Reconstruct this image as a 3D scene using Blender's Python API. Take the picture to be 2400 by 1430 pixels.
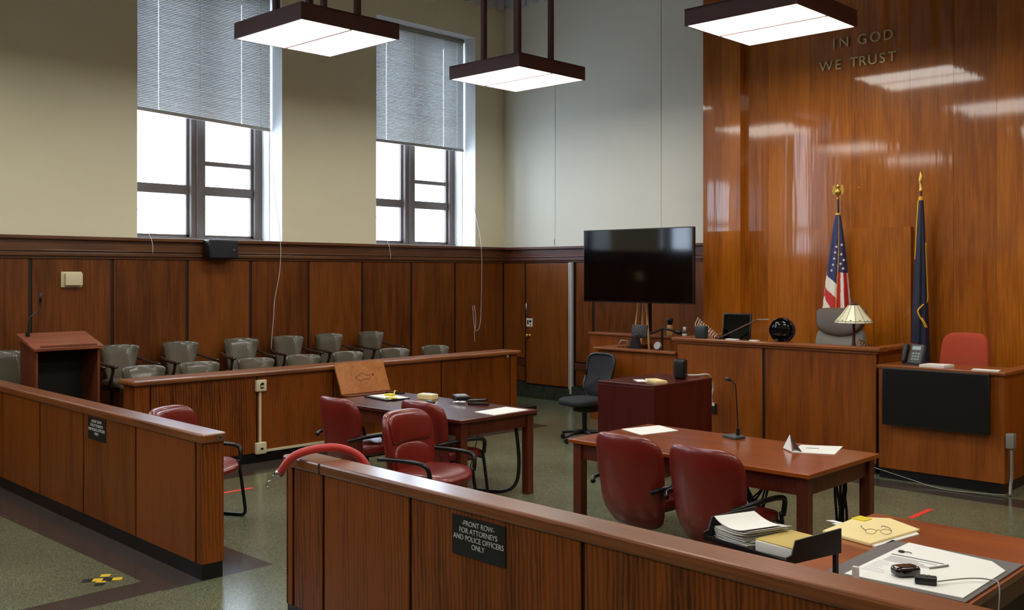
import bpy, bmesh, math, random
from math import sin, cos, pi, radians as R, tan
from mathutils import Vector, Matrix, noise
random.seed(7)
sc = bpy.context.scene
for o in list(bpy.data.objects): bpy.data.objects.remove(o, do_unlink=True)
C = sc.collection
# ---------------------------------------------------------------- camera, light, exposure
cam = bpy.data.cameras.new('camera'); camo = bpy.data.objects.new('camera', cam); C.objects.link(camo)
cam.sensor_width = 36; cam.lens = 36*2338/2400; cam.shift_y = -75/2400
camo.location = (0, 0, 1.97); camo.rotation_euler = (pi/2, 0, R(43.9)); cam.clip_end = 200; cam.clip_start = .05
sc.camera = camo
vs = sc.view_settings; vs.view_transform = 'Standard'; vs.look = 'None'; vs.gamma = 1; vs.use_curve_mapping = False
vs.exposure = 0.22
LAMP = 9.5          # ceiling lamp diffuser strength
SKY = 9.0            # overcast daylight outside the windows
w = bpy.data.worlds.new('world'); sc.world = w; w.use_nodes = True
bg = w.node_tree.nodes['Background']; bg.inputs[0].default_value = (.74, .86, 1.0, 1); bg.inputs[1].default_value = SKY

# ---------------------------------------------------------------- materials
def lin(c):
    return tuple(((v/255)/12.92 if v/255 <= .04045 else ((v/255+.055)/1.055)**2.4) for v in c) + (1,)
MATS = {}
def mat(name, col, rough=.5, metal=0, coat=0, spec=.5, emit=None, es=0, bump=0, bscale=60, var=0, vscale=8, sheen=0, trans=0):
    if name in MATS: return MATS[name]
    m = bpy.data.materials.new(name); m.use_nodes = True; nt = m.node_tree; b = nt.nodes['Principled BSDF']
    b.inputs['Base Color'].default_value = lin(col); b.inputs['Roughness'].default_value = rough
    b.inputs['Metallic'].default_value = metal; b.inputs['Coat Weight'].default_value = coat
    b.inputs['Coat Roughness'].default_value = .12; b.inputs['Specular IOR Level'].default_value = spec
    b.inputs['Sheen Weight'].default_value = sheen; b.inputs['Transmission Weight'].default_value = trans
    if emit: b.inputs['Emission Color'].default_value = lin(emit); b.inputs['Emission Strength'].default_value = es
    tc = nt.nodes.new('ShaderNodeTexCoord')
    n = nt.nodes.new('ShaderNodeTexNoise'); n.inputs['Scale'].default_value = bscale; n.inputs['Detail'].default_value = 4
    nt.links.new(tc.outputs['Object'], n.inputs['Vector'])
    n2 = nt.nodes.new('ShaderNodeTexNoise'); n2.inputs['Scale'].default_value = vscale; n2.inputs['Detail'].default_value = 3
    nt.links.new(tc.outputs['Object'], n2.inputs['Vector'])
    if var:
        mx = nt.nodes.new('ShaderNodeMix'); mx.data_type = 'RGBA'
        d = tuple(max(0, x*(1-var)) for x in col); l = tuple(min(255, x*(1+var)) for x in col)
        mx.inputs[6].default_value = lin(d); mx.inputs[7].default_value = lin(l)
        nt.links.new(n2.outputs['Fac'], mx.inputs[0]); nt.links.new(mx.outputs[2], b.inputs['Base Color'])
    if bump:
        bp = nt.nodes.new('ShaderNodeBump'); bp.inputs['Strength'].default_value = bump; bp.inputs['Distance'].default_value = .01
        nt.links.new(n.outputs['Fac'], bp.inputs['Height']); nt.links.new(bp.outputs['Normal'], b.inputs['Normal'])
    MATS[name] = m; return m

def wood(name, dark, light, rough=.35, grain='z', fine=70, coat=.3, wob=0.0, island=.35, spec=.5, cr=.1, cath=.5):
    """wood veneer: grain stretched along one axis, each board (mesh island) with its own tone and offset"""
    if name in MATS: return MATS[name]
    m = bpy.data.materials.new(name); m.use_nodes = True; nt = m.node_tree; N = nt.nodes; L = nt.links; b = N['Principled BSDF']
    tc = N.new('ShaderNodeTexCoord'); geo = N.new('ShaderNodeNewGeometry')
    off = N.new('ShaderNodeVectorMath'); off.operation = 'ADD'
    mul = N.new('ShaderNodeMath'); mul.operation = 'MULTIPLY'; mul.inputs[1].default_value = 37
    L.new(geo.outputs['Random Per Island'], mul.inputs[0])
    L.new(tc.outputs['Object'], off.inputs[0]); L.new(mul.outputs[0], off.inputs[1])
    def mapped(s, l):
        mp = N.new('ShaderNodeMapping'); v = [s, s, s]; v['xyz'.index(grain)] = l
        mp.inputs['Scale'].default_value = v; L.new(off.outputs[0], mp.inputs['Vector']); return mp
    f = N.new('ShaderNodeTexNoise'); f.inputs['Scale'].default_value = 1; f.inputs['Detail'].default_value = 5
    L.new(mapped(fine, 2.2).outputs[0], f.inputs['Vector'])
    g = N.new('ShaderNodeTexNoise'); g.inputs['Scale'].default_value = 1; g.inputs['Detail'].default_value = 3; g.inputs['Distortion'].default_value = 1.2
    L.new(mapped(5, .7).outputs[0], g.inputs['Vector'])
    wv = N.new('ShaderNodeTexWave'); wv.wave_type = 'RINGS'; wv.rings_direction = 'SPHERICAL'; wv.inputs['Scale'].default_value = 8
    wv.inputs['Distortion'].default_value = 5; wv.inputs['Detail'].default_value = 3; wv.inputs['Detail Scale'].default_value = 1.4
    L.new(mapped(2.2, .35).outputs[0], wv.inputs['Vector'])
    a = N.new('ShaderNodeMath'); a.operation = 'MULTIPLY'; a.inputs[1].default_value = .45; L.new(f.outputs['Fac'], a.inputs[0])
    a2 = N.new('ShaderNodeMath'); a2.operation = 'MULTIPLY_ADD'; a2.inputs[1].default_value = .55; L.new(g.outputs['Fac'], a2.inputs[0]); L.new(a.outputs[0], a2.inputs[2])
    a3 = N.new('ShaderNodeMath'); a3.operation = 'MULTIPLY_ADD'; a3.inputs[1].default_value = .16*cath; L.new(wv.outputs['Fac'], a3.inputs[0]); L.new(a2.outputs[0], a3.inputs[2])
    cs = N.new('ShaderNodeMath'); cs.operation = 'MULTIPLY_ADD'; cs.inputs[1].default_value = island; L.new(geo.outputs['Random Per Island'], cs.inputs[0]); L.new(a3.outputs[0], cs.inputs[2])
    rp = N.new('ShaderNodeValToRGB'); e = rp.color_ramp.elements
    e[0].position = .40 + island*.3; e[0].color = lin(dark); e[1].position = .66 + island*.7; e[1].color = lin(light)
    L.new(cs.outputs[0], rp.inputs[0]); L.new(rp.outputs[0], b.inputs['Base Color'])
    b.inputs['Roughness'].default_value = rough; b.inputs['Coat Weight'].default_value = coat
    b.inputs['Coat Roughness'].default_value = cr; b.inputs['Specular IOR Level'].default_value = spec
    bp = N.new('ShaderNodeBump'); bp.inputs['Strength'].default_value = .12; bp.inputs['Distance'].default_value = .002
    L.new(f.outputs['Fac'], bp.inputs['Height'])
    if wob:
        h = N.new('ShaderNodeTexNoise'); h.inputs['Scale'].default_value = 1; h.inputs['Detail'].default_value = 2
        L.new(mapped(9, .5).outputs[0], h.inputs['Vector'])
        bw = N.new('ShaderNodeBump'); bw.inputs['Strength'].default_value = wob; bw.inputs['Distance'].default_value = .01
        L.new(h.outputs['Fac'], bw.inputs['Height']); L.new(bw.outputs['Normal'], bp.inputs['Normal'])
        L.new(bw.outputs['Normal'], b.inputs['Coat Normal'])
    L.new(bp.outputs['Normal'], b.inputs['Normal'])
    MATS[name] = m; return m

W_WAIN = wood('wainscot_wood', (80, 39, 12), (126, 70, 24), .36, 'z', 40, .12, island=.2, spec=.35)
W_TRIM = wood('trim_wood', (74, 42, 18), (104, 64, 32), .42, 'y', 40, .15, island=.05)
W_TRIMX = wood('trim_wood_x', (72, 34, 20), (98, 52, 32), .4, 'x', 40, .15, island=.05)
W_SEAM = mat('seam_wood', (40, 18, 10), .5)
W_MAIN = wood('lacquered_panel_wood', (134, 69, 5), (182, 104, 16), .4, 'z', 50, .9, wob=.16, island=.2, cr=.07, cath=.3, spec=.2)
W_BENCH = wood('bench_wood', (112, 53, 7), (152, 81, 17), .4, 'z', 45, .1, island=.1, cath=.3, spec=.35)
W_BCAP = wood('bench_cap_wood', (118, 60, 20), (150, 84, 34), .35, 'x', 45, .4, island=.05)
W_BAR = wood('bar_oak', (62, 28, 5), (136, 70, 15), .42, 'z', 110, .08, island=.2, cath=1.3, spec=.3)
W_BARCAP = wood('bar_cap_oak', (96, 50, 22), (136, 78, 36), .3, 'x', 80, .5, island=.1, cr=.2)
W_BARCAPY = wood('rail_cap_oak', (105, 58, 30), (150, 92, 50), .3, 'y', 80, .45, island=.1, cr=.2)
W_TABLE = wood('table_cherry', (122, 50, 6), (152, 74, 14), .3, 'x', 60, .55, island=.03, cr=.12, cath=.2)
W_TABLE1 = wood('table_mahogany', (70, 26, 18), (92, 38, 26), .3, 'x', 60, .55, island=.03, cr=.12, cath=.2)
W_TLEG = wood('table_leg_wood', (70, 24, 10), (96, 38, 16), .4, 'z', 60, .2, island=.03)
W_DESK = wood('dark_mahogany', (62, 12, 10), (84, 22, 18), .3, 'z', 60, .3, island=.03, cath=.2)
W_BOARD = wood('pale_board', (150, 84, 34), (186, 118, 56), .4, 'x', 40, .1, island=.02)
W_EASEL = wood('easel_pine', (176, 120, 56), (206, 156, 90), .5, 'z', 40, 0, island=.02)
W_LECT = wood('lectern_wood', (110, 52, 32), (150, 84, 54), .35, 'y', 45, .3, island=.05)
W_LECTV = wood('lectern_side_wood', (92, 42, 22), (124, 64, 36), .4, 'z', 45, .1, island=.05)
W_DARKARM = wood('dark_arm_wood', (34, 22, 18), (54, 36, 28), .3, 'x', 40, .4, island=.03)
CREAM = mat('cream_wall', (231, 225, 196), .7, var=.02, vscale=1.2, bump=.05, bscale=40)
CREAMB = mat('cream_wall_back', (226, 224, 210), .7, var=.02, vscale=1.2, bump=.05, bscale=40)
WHITE = mat('white_reveal', (225, 226, 226), .6)
CEIL = mat('ceiling_paint', (190, 190, 185), .8, var=.03, vscale=2)
CORN = mat('cornice_paint', (196, 202, 212), .7)
BLACK = mat('black_plastic', (18, 18, 20), .4)
BLACKM = mat('black_metal', (24, 24, 26), .3, metal=.3)
BLACKG = mat('black_gloss', (8, 8, 10), .07)
SCREEN = mat('screen_glass', (3, 3, 5), .06, spec=.6)
BASEB = mat('black_base', (14, 14, 15), .35)
RED = mat('red_leather', (112, 26, 18), .34, coat=.3, bump=.12, bscale=90, var=.08, vscale=4)
REDF = mat('red_fabric', (172, 66, 38), .9, bump=.3, bscale=300)
GREYL = mat('grey_leather', (88, 83, 70), .28, coat=.6, bump=.15, bscale=60, var=.08, vscale=5)
JUDL = mat('brown_grey_leather', (92, 82, 72), .42, bump=.12, bscale=60)
JUDM = mat('grey_seat_fabric', (134, 130, 122), .7, bump=.1, bscale=200)
FRAMEB = mat('window_frame_bronze', (96, 86, 82), .5, var=.1, vscale=6)
FIXT = mat('fixture_brown', (98, 64, 64), .5)
PAPER = mat('paper', (235, 235, 230), .8)
PAPERY = mat('manila', (238, 218, 158), .75)
ENVEL = mat('envelope', (196, 172, 96), .7)
CHROME = mat('chrome', (205, 205, 205), .2, metal=1)
GOLD = mat('gold', (214, 178, 88), .3, metal=.9)
GOLDF = mat('gold_fringe', (222, 168, 40), .7)
NAVY = mat('navy_cloth', (42, 46, 92), .6, bump=.1, bscale=90)
NAVY2 = mat('dark_navy_cloth', (28, 34, 60), .6, bump=.1, bscale=90)
FRED = mat('flag_red', (196, 36, 38), .6)
FWHITE = mat('flag_white', (232, 226, 216), .6)
BRASS = mat('brass_letters', (198, 178, 132), .4, metal=.25)
ALMOND = mat('almond_plastic', (222, 214, 176), .45)
MARBLE = mat('dark_green_marble', (46, 52, 44), .2, var=.4, vscale=12)
GREY = mat('grey_metal', (150, 148, 142), .4, metal=.4)
GREYP = mat('grey_plastic', (66, 72, 72), .5)
PALE = mat('pale_conduit', (190, 190, 188), .4)
YEL = mat('yellow_plastic', (224, 206, 40), .5)
TAPEY = mat('yellow_tape', (226, 186, 30), .6)
TAPER = mat('red_tape', (226, 60, 40), .6)
MESHB = mat('mesh_fabric', (30, 31, 40), .8, bump=.4, bscale=500)
BLUEP = mat('blue_white_cloth', (186, 200, 230), .7)
ROPE = mat('red_velvet', (190, 40, 32), .5, sheen=.4)

def m_glass():
    m = bpy.data.materials.new('window_glass'); m.use_nodes = True; nt = m.node_tree; nt.nodes.clear()
    o = nt.nodes.new('ShaderNodeOutputMaterial'); t = nt.nodes.new('ShaderNodeBsdfTransparent'); t.inputs[0].default_value = (.96, .98, 1, 1)
    g = nt.nodes.new('ShaderNodeBsdfGlossy'); g.inputs['Roughness'].default_value = .02; x = nt.nodes.new('ShaderNodeMixShader'); x.inputs[0].default_value = .06
    nt.links.new(t.outputs[0], x.inputs[1]); nt.links.new(g.outputs[0], x.inputs[2]); nt.links.new(x.outputs[0], o.inputs[0]); return m
GLASS = m_glass()
def m_emit():
    m = bpy.data.materials.new('lamp_diffuser'); m.use_nodes = True; nt = m.node_tree; b = nt.nodes['Principled BSDF']
    b.inputs['Base Color'].default_value = (.8, .8, .8, 1); b.inputs['Emission Color'].default_value = (1, .95, .86, 1)
    b.inputs['Emission Strength'].default_value = LAMP; return m
EMIT = m_emit()
def m_blind():
    m = bpy.data.materials.new('blind_slat'); m.use_nodes = True; nt = m.node_tree; nt.nodes.clear()
    o = nt.nodes.new('ShaderNodeOutputMaterial'); t = nt.nodes.new('ShaderNodeBsdfTranslucent'); t.inputs[0].default_value = (.21, .215, .215, 1)
    g = nt.nodes.new('ShaderNodeBsdfDiffuse'); g.inputs[0].default_value = (.62, .63, .62, 1); x = nt.nodes.new('ShaderNodeMixShader'); x.inputs[0].default_value = .9
    nt.links.new(t.outputs[0], x.inputs[1]); nt.links.new(g.outputs[0], x.inputs[2]); nt.links.new(x.outputs[0], o.inputs[0]); return m
BLIND = m_blind()
def m_shade():
    m = bpy.data.materials.new('stained_glass'); m.use_nodes = True; nt = m.node_tree; b = nt.nodes['Principled BSDF']
    b.inputs['Base Color'].default_value = lin((232, 228, 196)); b.inputs['Roughness'].default_value = .3
    b.inputs['Transmission Weight'].default_value = .0; b.inputs['Subsurface Weight'].default_value = 0
    return m
SHADE = m_shade()
def m_floor(name, c1, c2, c3):
    m = bpy.data.materials.new(name); m.use_nodes = True; nt = m.node_tree; N = nt.nodes; L = nt.links; b = N['Principled BSDF']
    tc = N.new('ShaderNodeTexCoord')
    v = N.new('ShaderNodeTexVoronoi'); v.inputs['Scale'].default_value = 230; L.new(tc.outputs['Object'], v.inputs['Vector'])
    n = N.new('ShaderNodeTexNoise'); n.inputs['Scale'].default_value = .9; n.inputs['Detail'].default_value = 5; L.new(tc.outputs['Object'], n.inputs['Vector'])
    rp = N.new('ShaderNodeValToRGB'); e = rp.color_ramp.elements
    e[0].position = 0; e[0].color = lin(c1); e[1].position = 1; e[1].color = lin(c3)
    k = e.new(.45); k.color = lin(c2)
    sp = N.new('ShaderNodeSeparateColor'); L.new(v.outputs['Color'], sp.inputs[0]); L.new(sp.outputs[0], rp.inputs[0])
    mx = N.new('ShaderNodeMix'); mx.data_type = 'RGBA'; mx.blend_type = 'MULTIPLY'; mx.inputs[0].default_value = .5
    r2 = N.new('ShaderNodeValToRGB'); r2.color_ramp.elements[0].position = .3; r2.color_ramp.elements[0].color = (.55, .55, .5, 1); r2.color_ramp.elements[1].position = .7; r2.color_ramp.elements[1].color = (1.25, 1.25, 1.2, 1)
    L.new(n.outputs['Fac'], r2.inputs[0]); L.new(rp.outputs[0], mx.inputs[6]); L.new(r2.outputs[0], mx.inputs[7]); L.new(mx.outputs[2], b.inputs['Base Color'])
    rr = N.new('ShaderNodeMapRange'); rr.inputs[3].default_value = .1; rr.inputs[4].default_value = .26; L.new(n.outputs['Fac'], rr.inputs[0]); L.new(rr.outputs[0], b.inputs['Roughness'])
    return m
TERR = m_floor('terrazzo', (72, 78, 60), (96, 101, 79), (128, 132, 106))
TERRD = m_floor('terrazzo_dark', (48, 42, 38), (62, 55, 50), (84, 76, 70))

# ---------------------------------------------------------------- helpers
def tag(o, label=None, cat=None, group=None, kind=None):
    if label: o['label'] = label
    if cat: o['category'] = cat
    if group: o['group'] = group
    if kind: o['kind'] = kind
    return o
def empty(name, loc, rz=0, label=None, cat=None, group=None):
    o = bpy.data.objects.new(name, None); C.objects.link(o); o.location = loc; o.rotation_euler = (0, 0, rz); o.empty_display_size = .1
    return tag(o, label, cat, group)
def copy_tree(o, parent=None):
    c = o.copy(); C.objects.link(c); c.parent = parent
    for ch in list(o.children): copy_tree(ch, c)
    return c
class MB:
    """collects shapes and links them as ONE mesh object"""
    def __init__(s): s.bm = bmesh.new(); s.mats = []
    def mi(s, m):
        if m not in s.mats: s.mats.append(m)
        return s.mats.index(m)
    def _add(s, verts, faces, m, M=None, smooth=False):
        i = s.mi(m); vv = [s.bm.verts.new(M @ Vector(v) if M else v) for v in verts]
        for f in faces:
            try: fc = s.bm.faces.new([vv[k] for k in f]); fc.material_index = i; fc.smooth = smooth
            except ValueError: pass
        return s
    def box(s, x0, x1, y0, y1, z0, z1, m, M=None):
        v = [(x, y, z) for z in (z0, z1) for y in (y0, y1) for x in (x0, x1)]
        return s._add(v, [(0, 2, 3, 1), (4, 5, 7, 6), (0, 1, 5, 4), (2, 6, 7, 3), (0, 4, 6, 2), (1, 3, 7, 5)], m, M)
    def rbox(s, x0, x1, y0, y1, z0, z1, m, r=.01, M=None, seg=3):
        b = bmesh.new(); bmesh.ops.create_cube(b, size=1)
        for v in b.verts: v.co = ((x0+x1)/2+v.co.x*(x1-x0), (y0+y1)/2+v.co.y*(y1-y0), (z0+z1)/2+v.co.z*(z1-z0))
        bmesh.ops.bevel(b, geom=b.edges[:], offset=r, segments=seg, affect='EDGES', profile=.5)
        b.verts.index_update(); vs_ = [v.co.copy() for v in b.verts]; fs = [[v.index for v in f.verts] for f in b.faces]; b.free()
        return s._add(vs_, fs, m, M, True)
    def poly(s, pts, h, m, M=None, axis='z', smooth=False):
        n = len(pts)
        def P(a, b, c): return {'z': (a, b, c), 'y': (a, c, b), 'x': (c, a, b)}[axis]
        h0, h1 = h if isinstance(h, tuple) else (0, h)
        v = [P(a, b, h0) for a, b in pts] + [P(a, b, h1) for a, b in pts]
        f = [list(range(n))[::-1], list(range(n, 2*n))] + [(i, (i+1) % n, n+(i+1) % n, n+i) for i in range(n)]
        return s._add(v, f, m, M, smooth)
    def cyl(s, c, r, h, m, M=None, n=24, r2=None, axis='z'):
        r2 = r if r2 is None else r2
        def P(a, b, d): return {'z': (c[0]+a, c[1]+b, c[2]+d), 'y': (c[0]+a, c[1]+d, c[2]+b), 'x': (c[0]+d, c[1]+a, c[2]+b)}[axis]
        v = [P(r*cos(2*pi*i/n), r*sin(2*pi*i/n), 0) for i in range(n)] + [P(r2*cos(2*pi*i/n), r2*sin(2*pi*i/n), h) for i in range(n)]
        i0 = len(s.bm.faces)
        s._add(v, [list(range(n))[::-1], list(range(n, 2*n))] + [(i, (i+1) % n, n+(i+1) % n, n+i) for i in range(n)], m, M, False)
        return s
    def lathe(s, prof, m, c=(0, 0, 0), n=28, M=None):
        v = []; f = []
        for (r, z) in prof:
            for i in range(n): v.append((c[0]+r*cos(2*pi*i/n), c[1]+r*sin(2*pi*i/n), c[2]+z))
        for k in range(len(prof)-1):
            for i in range(n): f.append((k*n+i, k*n+(i+1) % n, (k+1)*n+(i+1) % n, (k+1)*n+i))
        f.append(list(range(n))[::-1]); f.append([(len(prof)-1)*n+i for i in range(n)])
        return s._add(v, f, m, M, True)
    def tube(s, pts, r, m, n=10, M=None, smoothpath=0, flat=1.0):
        pts = [Vector(p) for p in pts]
        if smoothpath:
            q = []
            for i in range(len(pts)-1):
                p0 = pts[max(i-1, 0)]; p1 = pts[i]; p2 = pts[i+1]; p3 = pts[min(i+2, len(pts)-1)]
                for k in range(smoothpath):
                    t = k/smoothpath
                    q.append(.5*((2*p1)+(p2-p0)*t+(2*p0-5*p1+4*p2-p3)*t*t+(3*p1-p0-3*p2+p3)*t**3))
            q.append(pts[-1]); pts = q
        v = []; f = []; up = None
        for i, p in enumerate(pts):
            d = (pts[min(i+1, len(pts)-1)]-pts[max(i-1, 0)]).normalized()
            if up is None: up = Vector((0, 0, 1)) if abs(d.z) < .9 else Vector((1, 0, 0))
            a = d.cross(up).normalized(); b2 = a.cross(d).normalized(); up = b2
            rr = r[min(len(r)-1, round(i*(len(r)-1)/(len(pts)-1)))] if isinstance(r, (list, tuple)) else r
            for k in range(n):
                t = 2*pi*k/n; v.append(p + a*rr*cos(t) + b2*rr*flat*sin(t))
        for i in range(len(pts)-1):
            for k in range(n): f.append((i*n+k, i*n+(k+1) % n, (i+1)*n+(k+1) % n, (i+1)*n+k))
        f.append(list(range(n))[::-1]); f.append([(len(pts)-1)*n+k for k in range(n)])
        return s._add(v, f, m, M, True)
    def sell(s, a, b, c, e1, e2, m, fn=None, nu=40, nv=24, M=None):
        """superellipsoid cushion: outline in x-z (exponent e2), pillow in y (e1); fn deforms a Vector"""
        def p(v, e): return math.copysign(abs(v)**e, v)
        v = []; f = []
        for j in range(nv+1):
            et = -pi/2 + pi*j/nv
            for i in range(nu):
                om = 2*pi*i/nu
                q = Vector((a*p(cos(et), e1)*p(cos(om), e2), b*p(sin(et), e1), c*p(cos(et), e1)*p(sin(om), e2)))
                v.append(fn(q) if fn else q)
        for j in range(nv):
            for i in range(nu): f.append((j*nu+i, j*nu+(i+1) % nu, (j+1)*nu+(i+1) % nu, (j+1)*nu+i))
        i0 = len(s.bm.verts); s._add(v, f, m, M, True)
        return s
    def build(s, name, parent=None, loc=None, rot=None, bevel=0, kind=None):
        bmesh.ops.remove_doubles(s.bm, verts=s.bm.verts, dist=1e-6) if len(s.bm.verts) < 60000 else None
        bmesh.ops.recalc_face_normals(s.bm, faces=s.bm.faces)
        me = bpy.data.meshes.new(name); s.bm.to_mesh(me); s.bm.free()
        for m in s.mats: me.materials.append(m)
        o = bpy.data.objects.new(name, me); C.objects.link(o)
        if parent: o.parent = parent
        if loc: o.location = loc
        if rot: o.rotation_euler = rot
        if bevel:
            bv = o.modifiers.new('bevel', 'BEVEL'); bv.width = bevel; bv.segments = 2; bv.limit_method = 'ANGLE'; bv.angle_limit = R(40)
        if kind: o['kind'] = kind
        return o
def Mx(loc=(0, 0, 0), rx=0, ry=0, rz=0):
    return Matrix.Translation(loc) @ Matrix.Rotation(rz, 4, 'Z') @ Matrix.Rotation(ry, 4, 'Y') @ Matrix.Rotation(rx, 4, 'X')
def centred(o):
    """move a mesh's origin to the middle of its base"""
    me = o.data; xs = [v.co for v in me.vertices]
    c = Vector(((min(v.x for v in xs)+max(v.x for v in xs))/2, (min(v.y for v in xs)+max(v.y for v in xs))/2, min(v.z for v in xs)))
    for v in me.vertices: v.co -= c
    o.location = o.location + c; return o
def text_mesh(txt, size, m, name, parent, loc, rot, depth=.004, align='CENTER', spacing=1.0, sx=1.0):
    cu = bpy.data.curves.new('text', 'FONT'); cu.body = txt; cu.size = size; cu.extrude = depth; cu.align_x = align; cu.space_character = spacing; cu.space_line = 1.0
    to = bpy.data.objects.new('text', cu); C.objects.link(to)
    dg = bpy.context.evaluated_depsgraph_get(); dg.update()
    me = bpy.data.meshes.new_from_object(to.evaluated_get(dg)); bpy.data.objects.remove(to); bpy.data.curves.remove(cu)
    me.materials.clear(); me.materials.append(m)
    for v in me.vertices: v.co.x *= sx
    o = bpy.data.objects.new(name, me); C.objects.link(o); o.parent = parent; o.location = loc; o.rotation_euler = rot
    return o

# ================================================================ THE SETTING
XL, YB, XR, YF, ZC = -11.4, 11.66, 1.5, -4.6, 6.9
YM = 10.78                                         # face of the lacquered bench wall
# floor with dark border strips
f = MB()
dark = [(-11.4, -5.84, 2.95, 3.74), (-6.12, -5.86, -4.6, 2.95), (-9.2, -8.57, 3.74, 9.61), (-4.3, -2.7, 8.98, 9.3), (-4.95, 1.5, 2.95, 3.74)]
xs = sorted({XL-.6, XR} | {v for d in dark for v in d[:2]}); ys = sorted({YF, YB} | {v for d in dark for v in d[2:]})
for i in range(len(xs)-1):
    for j in range(len(ys)-1):
        cx, cy = (xs[i]+xs[i+1])/2, (ys[j]+ys[j+1])/2
        dk = any(a < cx < b and c < cy < d for a, b, c, d in dark)
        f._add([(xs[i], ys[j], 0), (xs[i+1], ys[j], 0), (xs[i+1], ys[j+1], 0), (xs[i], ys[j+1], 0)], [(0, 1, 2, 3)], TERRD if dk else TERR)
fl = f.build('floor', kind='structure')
MB().box(XL-.6, XR+.2, YF-.2, YB+.2, ZC, ZC+.1, CEIL).build('ceiling', kind='structure')
WIN = [(-1.73, .29), (1.85, 3.87), (5.43, 7.45), (9.01, 11.02)]
ZS, ZT = 2.38, 5.72
b = MB(); yy = [YF-.2] + [v for wn in WIN for v in wn] + [YB+.2]
for i in range(0, len(yy), 2): b.box(XL-.6, XL, yy[i], yy[i+1], 0, ZC, CREAM)
for a, c in WIN: b.box(XL-.6, XL, a, c, 0, ZS, CREAM); b.box(XL-.6, XL, a, c, ZT, ZC, CREAM)
b.box(XL, XL+.006, YF, WIN[0][0], 2.38, 2.5, CREAM)
for i in range(3): b.box(XL, XL+.006, WIN[i][1], WIN[i+1][0], 2.38, 2.5, CREAM)
b.box(XL, XL+.006, WIN[3][1], YB, 2.38, 2.5, CREAM)
b.build('wall_left', kind='structure')
MB().box(XL, XR, YB, YB+.2, 0, ZC, CREAMB).box(XL, -6.95, YB-.006, YB, 2.38, 2.5, CREAMB).build('wall_back', kind='structure')
MB().box(XR, XR+.2, YF-.2, YB+.2, 0, 2.37, W_WAIN).box(XR, XR+.2, YF-.2, YB+.2, 2.37, ZC, CREAM).build('wall_right', kind='structure')
MB().box(XL, XR, YF-.2, YF, 0, 2.37, W_WAIN).box(XL, XR, YF-.2, YF, 2.37, ZC, CREAM).build('wall_front', kind='structure')
# faint vertical seam lines on the back wall
b = MB()
for x in (-10.3, -8.3): b.box(x, x+.012, YB-.006, YB, 2.4, ZC, CREAMB)
b.build('trim_5', kind='structure')
# cornice
b = MB().box(XL, XL+.05, YF, YB, 6.3, ZC, CORN).box(XL, XR, YB-.05, YB, 6.3, ZC, CORN)
for i in range(48): b.box(XL+.05, XL+.09, YB-.2-.25*i, YB-.1-.25*i, 6.22, 6.42, CORN)
for i in range(20): b.box(XL+.2+.25*i, XL+.3+.25*i, YB-.09, YB-.05, 6.22, 6.42, CORN)
b.build('trim_1', kind='structure')

# wainscot, left wall
seams = [YF, -3.2, -2.3, -1.4, -.5, .42, 1.35, 2.3, 3.27, 4.21, 5.12, 6.06, 6.94, 7.83, 8.74, 9.65, 10.54, 11.61]
b = MB(); b.box(XL, XL+.02, YF, YB, 0, 2.17, W_SEAM)
for i in range(len(seams)-1): b.box(XL+.02, XL+.034, seams[i]+.022, seams[i+1]-.022, .3, 2.13, W_WAIN)
b.box(XL, XL+.06, YF, YB, .12, .3, W_TRIM)
b.build('trim_2', kind='structure')
b = MB()
b.box(XL, XL+.05, YF, YB, 2.13, 2.38, W_TRIM).box(XL+.05, XL+.075, YF, YB, 2.16, 2.2, W_TRIM).box(XL+.05, XL+.1, YF, YB, 2.345, 2.385, W_TRIM).box(XL+.05, XL+.065, YF, YB, 2.215, 2.23, W_TRIM)
b.build('trim_3', bevel=.006, kind='structure')
MB().box(XL, XL+.08, YF, YB, 0, .12, BASEB).build('baseboard_left', kind='structure')
# wainscot, back wall
b = MB(); b.box(XL, -6.6, YB-.02, YB, 0, 2.17, W_SEAM)
for a, c in ((-11.37, -10.91), (-9.83, -9.52), (-9.46, -8.52), (-8.46, -7.5), (-7.44, -6.7)):
    b.box(a, c, YB-.034, YB-.02, .62, 2.13, W_WAIN); b.box(a, c, YB-.034, YB-.02, .25, .5, W_WAIN)
b.box(-11.4, -10.89, YB-.05, YB-.02, .5, .6, W_TRIMX).box(-9.85, -6.6, YB-.05, YB-.02, .5, .6, W_TRIMX)
b.build('trim_4', kind='structure')
b = MB(); b.box(XL, -6.4, YB-.05, YB, 2.13, 2.37, W_TRIMX).box(XL, -6.4, YB-.075, YB-.05, 2.16, 2.2, W_TRIMX).box(XL, -6.4, YB-.1, YB-.05, 2.34, 2.38, W_TRIMX).box(XL, -6.4, YB-.065, YB-.05, 2.215, 2.23, W_TRIMX)
b.build('trim_6', bevel=.006, kind='structure')
b = MB().box(XL+.08, -10.88, YB-.1, YB, 0, .24, MARBLE).box(-10.88, -9.9, YB-.12, YB, 0, .2, MARBLE).box(-9.9, -6.6, YB-.1, YB, 0, .24, MARBLE)
b.build('baseboard_back', kind='structure')
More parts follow.
